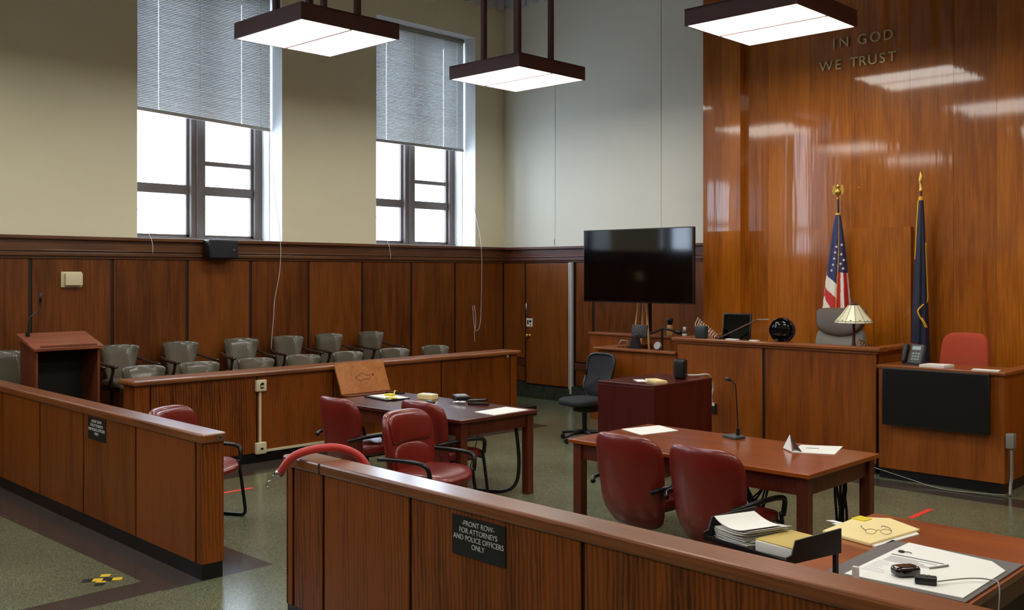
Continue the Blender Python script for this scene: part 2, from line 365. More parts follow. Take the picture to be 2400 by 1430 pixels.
# door in the back wall
d = MB().box(-10.86, -9.93, YB-.05, YB, .22, 2.12, W_WAIN).build('door_1', kind='structure', bevel=.004)
b = MB(); b.tube([(-10.81, YB-.05, 1.50), (-10.81, YB-.1, 1.49), (-10.81, YB-.1, 1.32), (-10.81, YB-.05, 1.31)], .009, CHROME); b.box(-10.825, -10.795, YB-.058, YB-.05, 1.29, 1.52, CHROME); b.build('pull_handle', d)
MB().box(-10.85, -10.72, YB-.056, YB-.05, 1.12, 1.25, PAPER).box(-10.83, -10.8, YB-.058, YB-.056, 1.15, 1.22, BLACK).box(-10.785, -10.74, YB-.058, YB-.056, 1.185, 1.22, BLACK).box(-10.775, -10.75, YB-.058, YB-.056, 1.14, 1.16, BLACK).build('notice_plate', d)
b = MB().lathe([(.03, 0), (.03, .01), (.012, .015), (.012, .04), (.028, .05), (.03, .065), (.018, .08)], GOLD, M=Mx((-10.79, YB-.05, .98), rx=pi/2)); b.build('door_knob', d)
# pale channel pipe beside the door
c = MB().rbox(-9.93, -9.87, YB-.11, YB-.04, .12, 2.13, PALE, .012).box(-9.905, -9.895, YB-.114, YB-.108, .14, 2.12, GREY).build('cable_channel')
centred(c); tag(c, 'tall pale grey cable channel standing beside the door on the back wall', 'conduit')

# lacquered bench wall, pilaster and door panel
b = MB(); ss = [-6.42, -6.1, -5.56, -5.05, -4.39, -3.93, -3.5, -2.9, -2.3, -1.7, -1.1, -.5, .1, .7, 1.5]
for i in range(len(ss)-1): b.box(ss[i]+.001, ss[i+1]-.001, YM, YM+.1, 0, ZC, W_MAIN)
b.build('wall_panelled', kind='structure')
b = MB(); b.box(-6.95, -6.68, YM-.1, YB, 0, ZC, W_MAIN).box(-6.679, -6.42, YM-.1, YB, 0, ZC, W_MAIN); b.build('wall_pilaster', kind='structure')
b = MB()
for a, c in ((-5.52, -5.16), (-5.158, -4.78), (-4.778, -4.36)): b.box(a, c, YM-.05, YM, .4, 2.47, W_MAIN)
d2 = b.build('door_2', kind='structure')

# windows
def frame_bar(b, y0, y1, z0, z1, m=FRAMEB, x=-11.97, t=.07): b.box(x, x+t, y0, y1, z0, z1, m)
for k, (a, c) in enumerate(WIN):
    wn = MB()                                         # white plaster lining of the opening
    wn.box(XL-.6, XL-.001, a, a+.012, ZS, ZT, WHITE).box(XL-.6, XL-.001, c-.012, c, ZS, ZT, WHITE).box(XL-.6, XL-.001, a, c, ZT-.012, ZT, WHITE).box(XL-.6, XL-.001, a, c, ZS, ZS+.012, WHITE)
    for q in (.12, .2): wn.box(XL-.6+.0, XL-.5+q, c-.02-q*.02, c-.011, ZS, ZT, WHITE)
    wo = wn.build('window_%d' % (k+1), kind='structure')
    s = c-.012; o1 = a+.012
    fr = MB(); frame_bar(fr, o1, o1+.09, ZS+.012, ZT-.012, t=.1); frame_bar(fr, s-.12, s, ZS+.012, ZT-.012, t=.1)
    m0, m1 = s-1.06, s-.86
    frame_bar(fr, m0, m1, ZS+.012, ZT-.012, t=.14, x=-12.0); frame_bar(fr, m0+.07, m1-.05, ZS+.012, ZT-.012, t=.17, x=-12.0)
    frame_bar(fr, o1, s, ZS+.012, ZS+.05, t=.12); frame_bar(fr, o1, s, ZT-.1, ZT-.012, t=.12)
    fr.build('window_frame', wo, bevel=.006)
    for side, (p, q) in enumerate(((o1+.09, m0), (m1, s-.12))):
        sa = MB()
        e = .035
        for z0, z1 in ((ZS+.05, ZS+.64), (ZS+.64, ZT-.1)):
            frame_bar(sa, p, p+e, z0, z1, t=.05); frame_bar(sa, q-e, q, z0, z1, t=.05); frame_bar(sa, p, q, z0, z0+e, t=.05); frame_bar(sa, p, q, z1-e, z1, t=.05)
        frame_bar(sa, p, q, ZS+.60, ZS+.72, t=.06)
        if side: frame_bar(sa, p, q, ZS+.99, ZS+1.05, t=.055)
        sa.build('sash', wo, bevel=.004)
        MB().box(-11.955, -11.951, p+.01, q-.01, ZS+.06, ZT-.12, GLASS).build('pane', wo)

# ================================================================ BLINDS
CORDS = mat('white_cord', (225, 225, 225), .6)
for k, (a, c) in enumerate(WIN):
    zb0 = 3.92
    lab = ['', 'pale slatted blind half lowered in the next window', 'wide pale slatted blind in the left window, half lowered', 'pale slatted blind in the right window beside the corner, half lowered'][k]
    if k == 0: continue
    root = empty('venetian_blind', (-11.66, (a+c)/2, zb0), 0, lab, 'blind', 'venetian blinds in the tall windows')
    hw = (c-a)/2-.035; hgt = ZT-.02-zb0
    sl = MB(); n = int(hgt/.021)
    gaps = [-hw, -hw*.62, -.05*hw, hw*.56, hw*.86, hw]
    tilt = .05 if k == 2 else .0
    for i in range(n):
        z = .03+i*.021
        for j in range(len(gaps)-1):
            y0, y1 = gaps[j]+(.003 if j else 0), gaps[j+1]-(.003 if j < len(gaps)-2 else 0)
            sk = tilt*(1-i/n)
            d0, d1 = -sk*y0/hw*.8, -sk*y1/hw*.8
            jt = random.uniform(-.0015, .0015) if j == 0 else jt
            sl._add([(-.008+jt, y0, z+.0295+d0), (-.008+jt, y1, z+.0295+d1), (.009, y1, z+.008+d1), (.009, y0, z+.008+d0), (.0095, y1, z-.001+d1), (.0095, y0, z-.001+d0)], [(0, 1, 2, 3), (3, 2, 4, 5)], BLIND)
    sl.build('slats', root)
    MB()._add([(sx_*.016, sy_*hw, zz_-sy_*tilt*.8) for zz_ in (.03, -.008) for sx_, sy_ in ((-1, -1), (1, -1), (1, 1), (-1, 1))],
              [(0, 1, 2, 3), (7, 6, 5, 4), (0, 4, 5, 1), (1, 5, 6, 2), (2, 6, 7, 3), (3, 7, 4, 0)], GREY).build('bottom_rail', root)
    MB().box(-.03, .03, -hw, hw, hgt-.05, hgt, GREY).build('head_rail', root)
    for j, g in enumerate(gaps[1:-1]):
        MB().box(.009, .012, g-.0018, g+.0018, .03, hgt-.04, CORDS).build('ladder_cord', root)
def cord(pts, label, r=.004):
    m0 = MB().tube(pts, r, CORDS, 6, smoothpath=4).build('pull_cord'); centred(m0); return tag(m0, label, 'cord')
cord([(-11.66, 7.4, 4.0), (-11.45, 7.36, 3.0), (-11.29, 7.34, 2.4), (-11.29, 7.33, 2.0), (-11.33, 7.28, 1.62), (-11.31, 7.25, 1.4), (-11.34, 7.24, 1.1), (-11.32, 7.22, .95)], 'long white pull cord hanging from the left window over the panelling')
cord([(-11.6, 10.98, 4.0), (-11.42, 11.0, 3.0), (-11.29, 11.03, 2.4), (-11.3, 11.04, 1.5), (-11.31, 11.02, 1.15), (-11.31, 10.95, 1.06), (-11.31, 10.9, 1.12), (-11.32, 10.87, 1.45)], 'looped white pull cord hanging on the panelling beside the door corner')
cord([(-11.31, 10.9, 1.46), (-11.3, 10.92, 1.2), (-11.31, 10.9, 1.02), (-11.31, 10.91, .88)], 'short knotted cord end hanging beside the looped cord')
cord([(-11.6, 5.47, 3.0), (-11.5, 5.53, 2.6), (-11.29, 5.56, 2.38), (-11.29, 5.58, 2.2)], 'short white cord over the ledge at the left edge of the left window')
cord([(-11.6, 9.1, 3.0), (-11.45, 9.14, 2.6), (-11.29, 9.16, 2.38), (-11.29, 9.2, 2.18)], 'short white cord over the ledge at the left edge of the right window')

# ================================================================ PENDANT LIGHTS
root = empty('pendant_light', (-8.73, 6.12, 4.42))
S = .61
b = MB()
for x0, x1, y0, y1 in ((-S, S, -S, -S+.02), (-S, S, S-.02, S), (-S, -S+.02, -S+.02, S-.02), (S-.02, S, -S+.02, S-.02)): b.box(x0, x1, y0, y1, 0, .165, FIXT)
b.box(-S, S, -S, S, .15, .168, FIXT).box(-S+.02, S-.02, -.011, .011, -.004, .012, FIXT); b.build('housing', root)
for x0, x1 in ((-S+.02, -.011), (.011, S-.02)): MB().box(-S+.02, S-.02, x0, x1, .004, .012, EMIT).build('diffuser', root)
for sx in (-1, 1):
    for sy in (-1, 1): MB().box(.3*sx-.028, .3*sx+.028, .3*sy-.028, .3*sy+.028, .165, ZC-4.42, FIXT).build('hanging_rod', root)
pend = {(-8.73, 6.12): 'brown square pendant light hanging in front of the left window', (-8.73, 9.17): 'brown square pendant light hanging in front of the right window and corner',
        (-5.02, 8.93): 'brown square pendant light hanging before the panelled bench wall', (-5.02, 5.9): 'brown square pendant light above the counsel tables',
        (-8.73, 2.78): 'brown square pendant light above the left barrier', (-5.02, 2.85): 'brown square pendant light above the gate opening', (-1.3, 8.93): 'brown square pendant light above the clerk side of the room',
        (-1.3, 5.9): 'brown square pendant light right of the counsel tables', (-1.3, 2.85): 'brown square pendant light above the right barrier', (-8.73, -.1): 'brown square pendant light over the left public seats',
        (-5.02, -.2): 'brown square pendant light over the middle public seats', (-1.3, -.2): 'brown square pendant light over the right public seats'}
for i, ((x, y), lab) in enumerate(pend.items()):
    o = root if i == 0 else copy_tree(root)
    o.location = (x, y, 4.42); tag(o, lab, 'pendant light', 'square pendant lights on rods')

# ================================================================ BARRIERS AND BUILT-IN FURNITURE
def panel_run(b, x0, x1, y, ss, z0, z1, m, gap=.012, t=.012):
    pts = [x0]+ss+[x1]
    for i in range(len(pts)-1): b.box(pts[i]+(gap if i else .004), pts[i+1]-(gap if i < len(pts)-2 else .004), y-t, y, z0, z1, m)
BR = R(-1.78)
def by(x): return 3.27-.0311*(x+5)             # centre line of the barriers
def barrier(x0, x1, ss, label):
    xc = (x0+x1)/2; root = empty('courtroom_barrier', (xc, by(xc), 0), BR, label, 'barrier', None)
    X = lambda v: v-xc
    b = MB(); b.box(X(x0), X(x1), -.066, .066, .1, .88, W_SEAM); b.build('core', root)
    b = MB(); panel_run(b, X(x0), X(x1), -.066, [X(s) for s in ss], .1, .88, W_BAR); panel_run(b, X(x0), X(x1), .078, [X(s) for s in ss], .1, .88, W_BAR)
    for s, sg in ((x0, -1), (x1, 1)): b.box(X(s), X(s)+.012*sg, -.078, .078, .1, .88, W_BAR)
    b.build('panelling', root, bevel=.003)
    MB().box(X(x0)-.035, X(x1)+.035, -.09, .085, .878, .94, W_BARCAP).build('cap_rail', root, bevel=.012)
    MB().box(X(x0)-.006, X(x1)+.006, -.072, .072, 0, .1, BASEB).build('base', root)
    return root, xc
lb, xc = barrier(-11.3, -5.86, [-10.65, -9.67, -8.72, -7.78, -6.83, -5.93], 'long oak panelled barrier with a small sign, standing left of the gate opening')
MB().box(5.44/2+.035, 5.44/2+.037, .02, .055, .895, .93, CHROME).box(5.44/2+.037, 5.44/2+.039, .03, .05, .903, .912, BLACK).build('latch_plate', lb)
rb, xc = barrier(-4.83, 1.4, [-4.77, -4.47, -3.72, -2.6, -1.45, -.4, .5], 'long oak panelled barrier in the foreground right of the gate opening')
MB().box(-4.5-xc, -4.487-xc, -.0915, -.0895, .88, .937, W_SEAM).box(-4.5-xc, -4.494-xc, -.085, .08, .94, .9405, W_SEAM).build('cap_joint', rb)

def sign(x0, x1, z0, z1, label):
    xm = (x0+x1)/2
    r = empty('wall_sign', (xm, by(xm)-.0785, z0), BR, label, 'sign', None)
    MB().box(-(x1-x0)/2, (x1-x0)/2, -.004, .0, 0, z1-z0, mat('sign_black', (14, 14, 14), .45)).build('plate', r)
    LT = mat('sign_letters', (205, 205, 200), .6)
    h = z1-z0
    for i, (t, zz) in enumerate((('-FRONT ROW-', .775), ('FOR ATTORNEYS', .59), ('AND POLICE OFFICERS', .405), ('ONLY', .22))):
        text_mesh(t, h*.185, LT, 'lettering', r, (0, -.0045, h*zz), (pi/2, 0, 0), .0006, sx=.97)
    return r
sign(-3.405, -3.05, .675, .857, 'black plaque with pale capital lettering on the foreground barrier')
sign(-7.68, -7.35, .70, .868, 'small black lettered plaque on the left barrier')

# jury rail
root = empty('jury_rail', (-9.22, 6.93, 0), 0, 'long wooden rail in front of the rows of grey jury chairs', 'railing')
X = lambda v: v+9.22; Y = lambda v: v-6.93
MB().box(X(-9.33), X(-9.11), Y(4.33), Y(9.53), .1, .9, W_SEAM).build('core', root)
b = MB(); ys_ = [4.31, 4.47, 5.63, 6.6, 8.2, 9.42, 9.55]
for i in range(6): b.box(X(-9.11), X(-9.095), Y(ys_[i]+.008), Y(ys_[i+1]-.008), .1, .9, W_BAR)
b.box(X(-9.33), X(-9.1), Y(4.315), Y(4.33), .1, .9, W_BAR).box(X(-9.33), X(-9.1), Y(9.53), Y(9.545), .1, .9, W_BAR); b.build('panelling', root, bevel=.003)
MB().box(X(-9.38), X(-9.05), Y(4.28), Y(9.58), .9, .95, W_BARCAPY).build('cap_rail', root, bevel=.016)
MB().box(X(-9.32), X(-9.1), Y(4.33), Y(9.53), 0, .1, BASEB).build('base', root)
MB().cyl((X(-9.095), Y(9.36), .885), .018, .012, ALMOND, axis='x').build('round_button', root)
# outlets and their surface channel
r = empty('power_outlet', (-9.095, 5.66, .74), 0, 'cream double outlet box, upper of two on the jury rail', 'outlet')
MB().rbox(0, .045, -.06, .06, 0, .12, ALMOND, .008).build('box', r)
MB().box(.045, .048, -.015, .02, .03, .045, BLACK).box(.045, .048, -.01, .025, .065, .09, BLACK).box(.045, .048, -.02, -.012, .05, .075, BLACK).build('socket', r, )
r = empty('power_outlet', (-9.095, 5.66, .09), 0, 'cream outlet box, lower of two, at the foot of the jury rail', 'outlet')
MB().rbox(0, .045, -.06, .06, 0, .12, ALMOND, .008).build('box', r)
MB().box(.045, .048, -.012, .018, .045, .065, BLACK).build('socket', r)
c = MB().box(-9.095, -9.078, 5.65, 5.672, .21, .74, ALMOND).build('cable_channel'); centred(c); tag(c, 'thin vertical cream channel between the two outlet boxes', 'conduit')
c = MB().box(-9.098, -9.075, 5.73, 7.6, .102, .125, ALMOND).build('cable_channel'); centred(c); tag(c, 'cream cable channel running along the foot of the jury rail', 'conduit')
# platforms
MB().box(XL+.04, -10.72, 3.5, 10.2, 0, .28, W_SEAM).build('floor_jury_riser', kind='structure')
MB().box(-10.72, -9.34, 4.52, 10.2, 0, .13, W_SEAM).build('floor_jury_platform', kind='structure')
MB().box(-6.42, -4.26, 9.56, YM, 0, .44, W_SEAM).build('floor_dais', kind='structure')
MB().box(-4.14, -3.04, 9.45, YM, 0, .3, W_SEAM).build('floor_clerk_platform', kind='structure')

# judge's bench
root = empty('judge_bench', (-5.35, 9.5, 0), 0, 'tall wooden judge bench with a plain two panel front', 'judge bench')
X = lambda v: v+5.35; Y = lambda v: v-9.5
MB().box(X(-6.5), X(-4.2), Y(9.5), Y(9.55), .1, 1.2, W_SEAM).build('core', root)
b = MB(); panel_run(b, X(-6.52), X(-4.19), Y(9.5), [X(-5.42)], .1, 1.2, W_BENCH, gap=.018); b.build('front_panel', root, bevel=.003)
MB().box(X(-6.5), X(-6.45), Y(9.55), Y(YM-.001), .1, 1.2, W_BENCH).build('side_panel', root)
MB().box(X(-4.24), X(-4.19), Y(9.55), Y(10.36), .1, 1.2, W_BENCH).build('side_panel', root)
b = MB().box(X(-6.57), X(-4.14), Y(9.44), Y(9.6), 1.2, 1.24, W_BCAP).box(X(-6.57), X(-6.42), Y(9.6), Y(YM-.11), 1.2, 1.24, W_BCAP).box(X(-4.28), X(-4.14), Y(9.6), Y(10.38), 1.2, 1.24, W_BCAP); b.build('cap_rail', root, bevel=.01)
MB().box(X(-6.55), X(-4.17), Y(9.465), Y(9.5), 1.175, 1.2, W_BCAP).build('moulding', root, bevel=.006)
MB().box(X(-6.44), X(-4.25), Y(9.56), Y(9.98), 1.06, 1.1, W_BCAP).build('desktop', root)
MB().box(X(-6.49), X(-4.2), Y(9.51), Y(9.55), 0, .1, BASEB).build('base', root)
# clerk desk
root = empty('clerk_desk', (-3.56, 9.4, 0), 0, 'wooden clerk desk with a black screen on its front, right of the judge bench', 'desk')
X = lambda v: v+3.56; Y = lambda v: v-9.4
MB().box(X(-4.12), X(-2.98), Y(9.38), Y(9.43), .1, 1.06, W_BENCH).build('front_panel', root, bevel=.003)
MB().box(X(-3.03), X(-2.98), Y(9.43), Y(YM-.001), .1, 1.06, W_BENCH).build('side_panel', root, bevel=.003)
b = MB().box(X(-4.13), X(-2.96), Y(9.35), Y(9.9), 1.06, 1.09, W_BCAP).box(X(-3.1), X(-2.96), Y(9.9), Y(YM-.001), 1.06, 1.09, W_BCAP); b.build('desktop', root, bevel=.006)
MB().box(X(-4.12), X(-3.0), Y(9.4), Y(9.43), 0, .1, BASEB).box(X(-3.03), X(-3.0), Y(9.43), Y(YM-.001), 0, .1, BASEB).build('base', root)
# witness box
root = empty('witness_box', (-7.1, 9.55, 0), 0, 'low wooden witness stand left of the judge bench', 'witness stand')
X = lambda v: v+7.1; Y = lambda v: v-9.55
b = MB(); b.box(X(-7.68), X(-6.6), Y(9.5), Y(9.54), .1, 1.04, W_BENCH).box(X(-6.595), X(-6.53), Y(9.49), Y(9.54), .1, 1.04, W_BENCH); b.build('front_panel', root, bevel=.003)
MB().box(X(-7.68), X(-7.63), Y(9.54), Y(10.44), .1, 1.04, W_BENCH).build('side_panel', root)
MB().box(X(-7.73), X(-6.53), Y(9.45), Y(9.62), 1.04, 1.07, W_BCAP).box(X(-7.73), X(-7.58), Y(9.62), Y(10.44), 1.04, 1.07, W_BCAP).build('cap_rail', root, bevel=.008)
MB().box(X(-7.58), X(-6.55), Y(9.62), Y(9.85), .92, .95, W_BCAP).build('inner_shelf', root)
MB().box(X(-7.67), X(-6.55), Y(9.51), Y(9.54), 0, .1, BASEB).build('base', root)
root = empty('back_counter', (-7.6, 10.53, 0), 0, 'wooden counter wall behind the witness stand, carrying small bottles', 'counter')
X = lambda v: v+7.6; Y = lambda v: v-10.53
MB().box(X(-8.6), X(-6.97), Y(10.46), Y(10.6), .0, 1.14, W_BENCH).build('body', root)
MB().box(X(-8.63), X(-6.96), Y(10.44), Y(10.66), 1.14, 1.17, W_BCAP).build('counter_top', root, bevel=.006)

# ================================================================ TABLES
def table(x0, x1, y0, y1, top, legm, label, name='counsel_table', inset=.03):
    cx, cy = (x0+x1)/2, (y0+y1)/2; r = empty(name, (cx, cy, 0), 0, label, 'table'); a, c = (x1-x0)/2, (y1-y0)/2
    MB().box(-a, a, -c, c, .722, .75, top).build('tabletop', r, bevel=.004)
    b = MB()
    for s in (-1, 1): b.box(-a+.08, a-.08, s*(c-.06)-.012, s*(c-.06)+.012, .605, .722, legm); b.box(s*(a-.06)-.012, s*(a-.06)+.012, -c+.08, c-.08, .605, .722, legm)
    b.build('apron', r)
    for sx in (-1, 1):
        for sy in (-1, 1):
            p, q = sx*(a-.03-.035), sy*(c-.03-.035)
            MB().box(p-.037, p+.037, q-.037, q+.037, 0, .722, legm).build('leg', r, bevel=.005)
    return r
table(-7.92, -6.01, 5.64, 6.58, W_TABLE1, W_TLEG, 'dark mahogany table with scattered papers, beside the jury rail')
table(-4.8, -2.88, 5.58, 6.58, W_TABLE, W_TLEG, 'cherry wood table with a microphone, in front of the judge bench')
r = table(-2.19, -1.33, 3.34, 4.93, W_TABLE, W_TLEG, 'cherry wood desk covered in papers, behind the foreground barrier', 'writing_desk')
MB().box(.335, .352, -.7, .7, .08, .61, mat('dark_panel', (26, 20, 18), .5)).build('side_panel', r)
# small mahogany cabinet desk
root = empty('reporter_desk', (-5.93, 8.25, 0), 0, 'dark red mahogany box desk in front of the judge bench', 'desk')
b = MB().box(-.342, .342, -.5, -.47, .0, .87, W_DESK).box(-.342, -.31, -.47, .5, 0, .87, W_DESK).box(.31, .342, -.47, .5, 0, .87, W_DESK); b.build('body', root, bevel=.003)
MB().box(-.345, .345, -.503, .503, .87, .9, W_DESK).build('desktop', root, bevel=.005)

# lectern
root = empty('lectern', (-10.455, 4.17, 0), 0, 'slant topped wooden lectern with an open back, behind the left barrier', 'lectern')
Mt = Matrix(((1, 0, 0, 0), (0, 1, 0, 0), (-.27, 0, 1, 1.275), (0, 0, 0, 1)))
MB().box(-.24, .24, -.35, .35, -.02, .012, W_LECT, Mt).build('slanted_top', root, bevel=.004)
MB().box(.21, .232, -.28, .28, .012, .03, W_LECTV, Mt).build('paper_ledge', root)
for s in (-1, 1): MB().poly([(-.2, 0), (.2, 0), (.2, 1.2), (-.2, 1.305)], (s*.31-.012, s*.31+.012), W_LECTV, axis='y').build('side_panel', root)
MB().box(-.2, -.18, -.298, .298, 0, 1.26, mat('lectern_inside_shade', (20, 13, 10), .7)).build('front_panel', root)  # near-black colour paints in the shade inside the lectern, shelf too
MB().box(-.18, .18, -.298, .298, .62, .64, mat('lectern_inside_shade', (20, 13, 10), .7)).build('shelf', root)
r = empty('gooseneck_microphone', (-10.6, 3.9, 1.31), 0, 'thin black gooseneck microphone on the lectern', 'microphone')
MB().tube([(0, 0, .0), (.0, .005, .12), (0, .02, .2), (0, .09, .26), (0, .12, .31), (0, .125, .36)], .006, BLACK, smoothpath=5).build('gooseneck', r)
MB().tube([(0, .125, .36), (0, .13, .46)], .012, BLACK).build('microphone_head', r)
MB().cyl((0, 0, -.01), .022, .06, BLACK).build('mount', r)

# ================================================================ CHAIRS
def red_chair():
    r = empty('conference_chair', (0, 0, 0))
    def bk(q):
        t = (q.z+.33)/.66; x = q.x*(.80+.24*t-.05*t*t)
        y = q.y + 1.15*x*x - .16*q.z
        if q.y > 0: y -= .012
        if q.z < -.1: y += .35*(q.z+.1)**2*4
        return Vector((x, y-.235, q.z+.575))
    MB().sell(.295, .06, .325, .5, .45, RED, bk, 44, 44).build('backrest', r)
    MB().sell(.25, .034, .108, .5, .5, RED, lambda q: bk(q+Vector((0, .045, .195-.12*q.x*q.x*(q.z < 0)*3))), 36, 20).build('back_pad', r)
    MB().sell(.24, .038, .155, .5, .5, RED, lambda q: bk(q+Vector((0, .045, -.07-.12*q.x*q.x*(q.z > 0)*3))), 36, 20).build('lumbar_pad', r)
    def st(q):
        x = q.x*1.06; y = q.z; z = q.y
        z -= .25*max(0, y-.12)**2*4
        if z > 0: z -= .02*(1-(x/.26)**2)
        return Vector((x*(1-.1*(y < 0)*abs(y)/.26), y+.03, z+.44))
    MB().sell(.26, .055, .285, .5, .6, RED, st, 40, 20).build('seat', r)
    for s in (-1, 1):
        MB().tube([(s*.25, -.27, .545), (s*.295, -.2, .565), (s*.295, 0, .573), (s*.295, .15, .57), (s*.295, .215, .555), (s*.285, .24, .52), (s*.27, .245, .44)], .017, BLACKM, 10, smoothpath=5, flat=1.0).build('armrest', r)
        MB().tube([(s*.26, .235, .46), (s*.265, .26, .3), (s*.265, .295, .07), (s*.265, .285, .025), (s*.265, .24, .014), (s*.265, 0, .014), (s*.265, -.22, .014), (s*.25, -.27, .014)], .0135, BLACKM, 8, smoothpath=5).build('sled_leg', r)
    MB().tube([(-.25, -.27, .014), (0, -.275, .014), (.25, -.27, .014)], .0135, BLACKM, 8).tube([(-.26, .235, .40), (.26, .235, .40)], .012, BLACKM, 8).build('stretcher', r)
    MB().box(-.2, .2, -.2, .22, .375, .395, BLACK).build('seat_plate', r)
    return r
rc0 = red_chair()
RC = [(-5.77, 5.06, -80, 'glossy red leather armchair turned sideways, in front of the dark table'),
      (-7.07, 5.40, -4, 'red leather armchair with a cloth on its seat, left end of the dark table'),
      (-6.36, 5.74, -3, 'red leather armchair pushed under the dark table behind the turned one'),
      (-7.3, 3.95, -64, 'red leather armchair mostly hidden behind the left barrier'),
      (-4.07, 5.56, -3, 'red leather armchair at the cherry table, left of the pair seen from behind'),
      (-3.42, 5.5, -4, 'red leather armchair at the cherry table, right of the pair seen from behind')]
for i, (x, y, a, l) in enumerate(RC):
    o = rc0 if i == 0 else copy_tree(rc0); o.location = (x, y, 0); o.rotation_euler = (0, 0, R(a)); tag(o, l, 'chair', 'red leather armchairs at the tables')
c = MB().sell(.1, .02, .07, .8, .9, BLUEP, lambda q: Vector((q.x, q.z, q.y+.02+.01*sin(q.x*40))), 24, 10).build('folded_cloth'); c.location = (-6.93, 5.44, .49); tag(c, 'small white and blue cloth lying on the red chair seat', 'cloth')

def jury_chair():
    r = empty('jury_chair', (0, 0, 0))
    def bk(q):
        t = (q.z+.2)/.4; x = q.x*(.68+.34*t+.08*max(0, t-.8))
        y = q.y + 1.5*max(0, abs(x)-.13)**1.3*(.5+.9*t) - .22*q.z
        return Vector((x, y-.2, q.z+.655+.012*math.cos(x*6)))
    MB().sell(.235, .04, .205, .5, .22, GREYL, bk, 44, 20).build('backrest', r)
    MB().sell(.24, .05, .23, .45, .4, GREYL, lambda q: Vector((q.x*(1+.3*q.z), q.z+.02, q.y+.45)), 36, 16).build('seat', r)
    for s in (-1, 1):
        b = MB(); b.tube([(s*.2, -.23, .70), (s*.25, -.14, .695), (s*.272, 0, .665), (s*.275, .16, .655), (s*.265, .23, .65)], [.02, .022, .027, .031, .026], W_DARKARM, 8, smoothpath=4, flat=.6)
        b.build('armrest', r)
        MB().tube([(s*.268, .17, .65), (s*.268, .15, .56), (s*.26, .1, .47), (s*.24, .08, .42)], [.02, .017, .02, .024], W_DARKARM, 8, smoothpath=4).build('arm_post', r)
    MB().box(-.22, .22, -.2, .22, .37, .41, W_DARKARM).cyl((0, 0, .12), .03, .27, BLACKM).build('pedestal', r)
    for k in range(4):
        a = pi/4+k*pi/2
        MB().tube([(0, 0, .14), (cos(a)*.12, sin(a)*.12, .12), (cos(a)*.27, sin(a)*.27, .03), (cos(a)*.28, sin(a)*.28, .0)], [.028, .024, .018, .018], W_DARKARM, 8).build('leg', r)
    return r
jc0 = jury_chair(); first = True
order = ['first', 'second', 'third', 'fourth', 'fifth', 'sixth', 'seventh', 'eighth']
JC = [(-11.0, y, .28, a, 'grey leather jury chair against the panelled wall, %s of the back row from the left' % order[i]) for i, (y, a) in enumerate([(3.87, -87), (4.49, -88), (5.13, -84), (5.87, -86), (6.66, -95), (7.37, -88), (8.03, -84), (8.75, -82)])]
JC += [(-9.84, y, .13, a, 'grey leather jury chair behind the jury rail, %s of the front row from the left' % order[i]) for i, (y, a) in enumerate([(4.83, -92), (5.47, -90), (6.17, -90), (6.8, -92), (7.47, -86), (8.19, -92), (8.9, -90)])]
for i, (x, y, z, a, l) in enumerate(JC):
    o = jc0 if i == 0 else copy_tree(jc0); o.location = (x, y, z); o.rotation_euler = (0, 0, R(a)); tag(o, l, 'chair', 'grey leather jury chairs in two rows')

# mesh office chair
r = empty('office_chair', (-7.5, 9.02, 0), R(170), 'black mesh swivel office chair left of the mahogany desk', 'chair')
def mb_(q):
    t = (q.z+.27)/.54
    return Vector((q.x*(.78+.3*t), q.y+.5*q.x*q.x-.18*q.z+.16*math.exp(-((q.z+.12)/.1)**2)*.3-.25, q.z+.74))
ring = MB(); nn = 48
pts = [mb_(Vector((math.copysign(abs(cos(2*pi*i/nn))**.45, cos(2*pi*i/nn))*.235, 0, math.copysign(abs(sin(2*pi*i/nn))**.45, sin(2*pi*i/nn))*.265))) for i in range(nn)]
ring.tube(pts+[pts[0]], .018, BLACK, 8); ring.build('back_frame', r)
MB().sell(.225, .006, .255, .3, .4, MESHB, mb_, 36, 12).build('mesh_back', r)
MB().sell(.25, .045, .25, .5, .55, mat('black_fabric', (20, 21, 25), .8), lambda q: Vector((q.x, q.z+.02, q.y+.47-(.8*max(0, q.z-.1)**2))), 36, 16).build('seat', r)
MB().tube([(0, -.1, .4), (0, -.26, .42), (0, -.29, .55), (0, -.24, .68)], .025, BLACK, smoothpath=4).build('back_support', r)
MB().rbox(-.1, .1, -.14, .1, .34, .42, BLACK, .02).cyl((0, 0, .1), .028, .26, BLACKM).tube([(.1, .02, .39), (.2, .06, .385), (.25, .06, .38)], .007, GREY).build('gas_lift', r)
for k in range(5):
    a = 2*pi*k/5+.35
    l = MB().tube([(0, 0, .11), (cos(a)*.15, sin(a)*.15, .105), (cos(a)*.3, sin(a)*.3, .075)], [.03, .022, .016], BLACK, 8).build('leg', r)
    MB().cyl((cos(a)*.3-.02*sin(a), sin(a)*.3-.012, .028), .028, .024, BLACK, axis='y').build('caster', l)

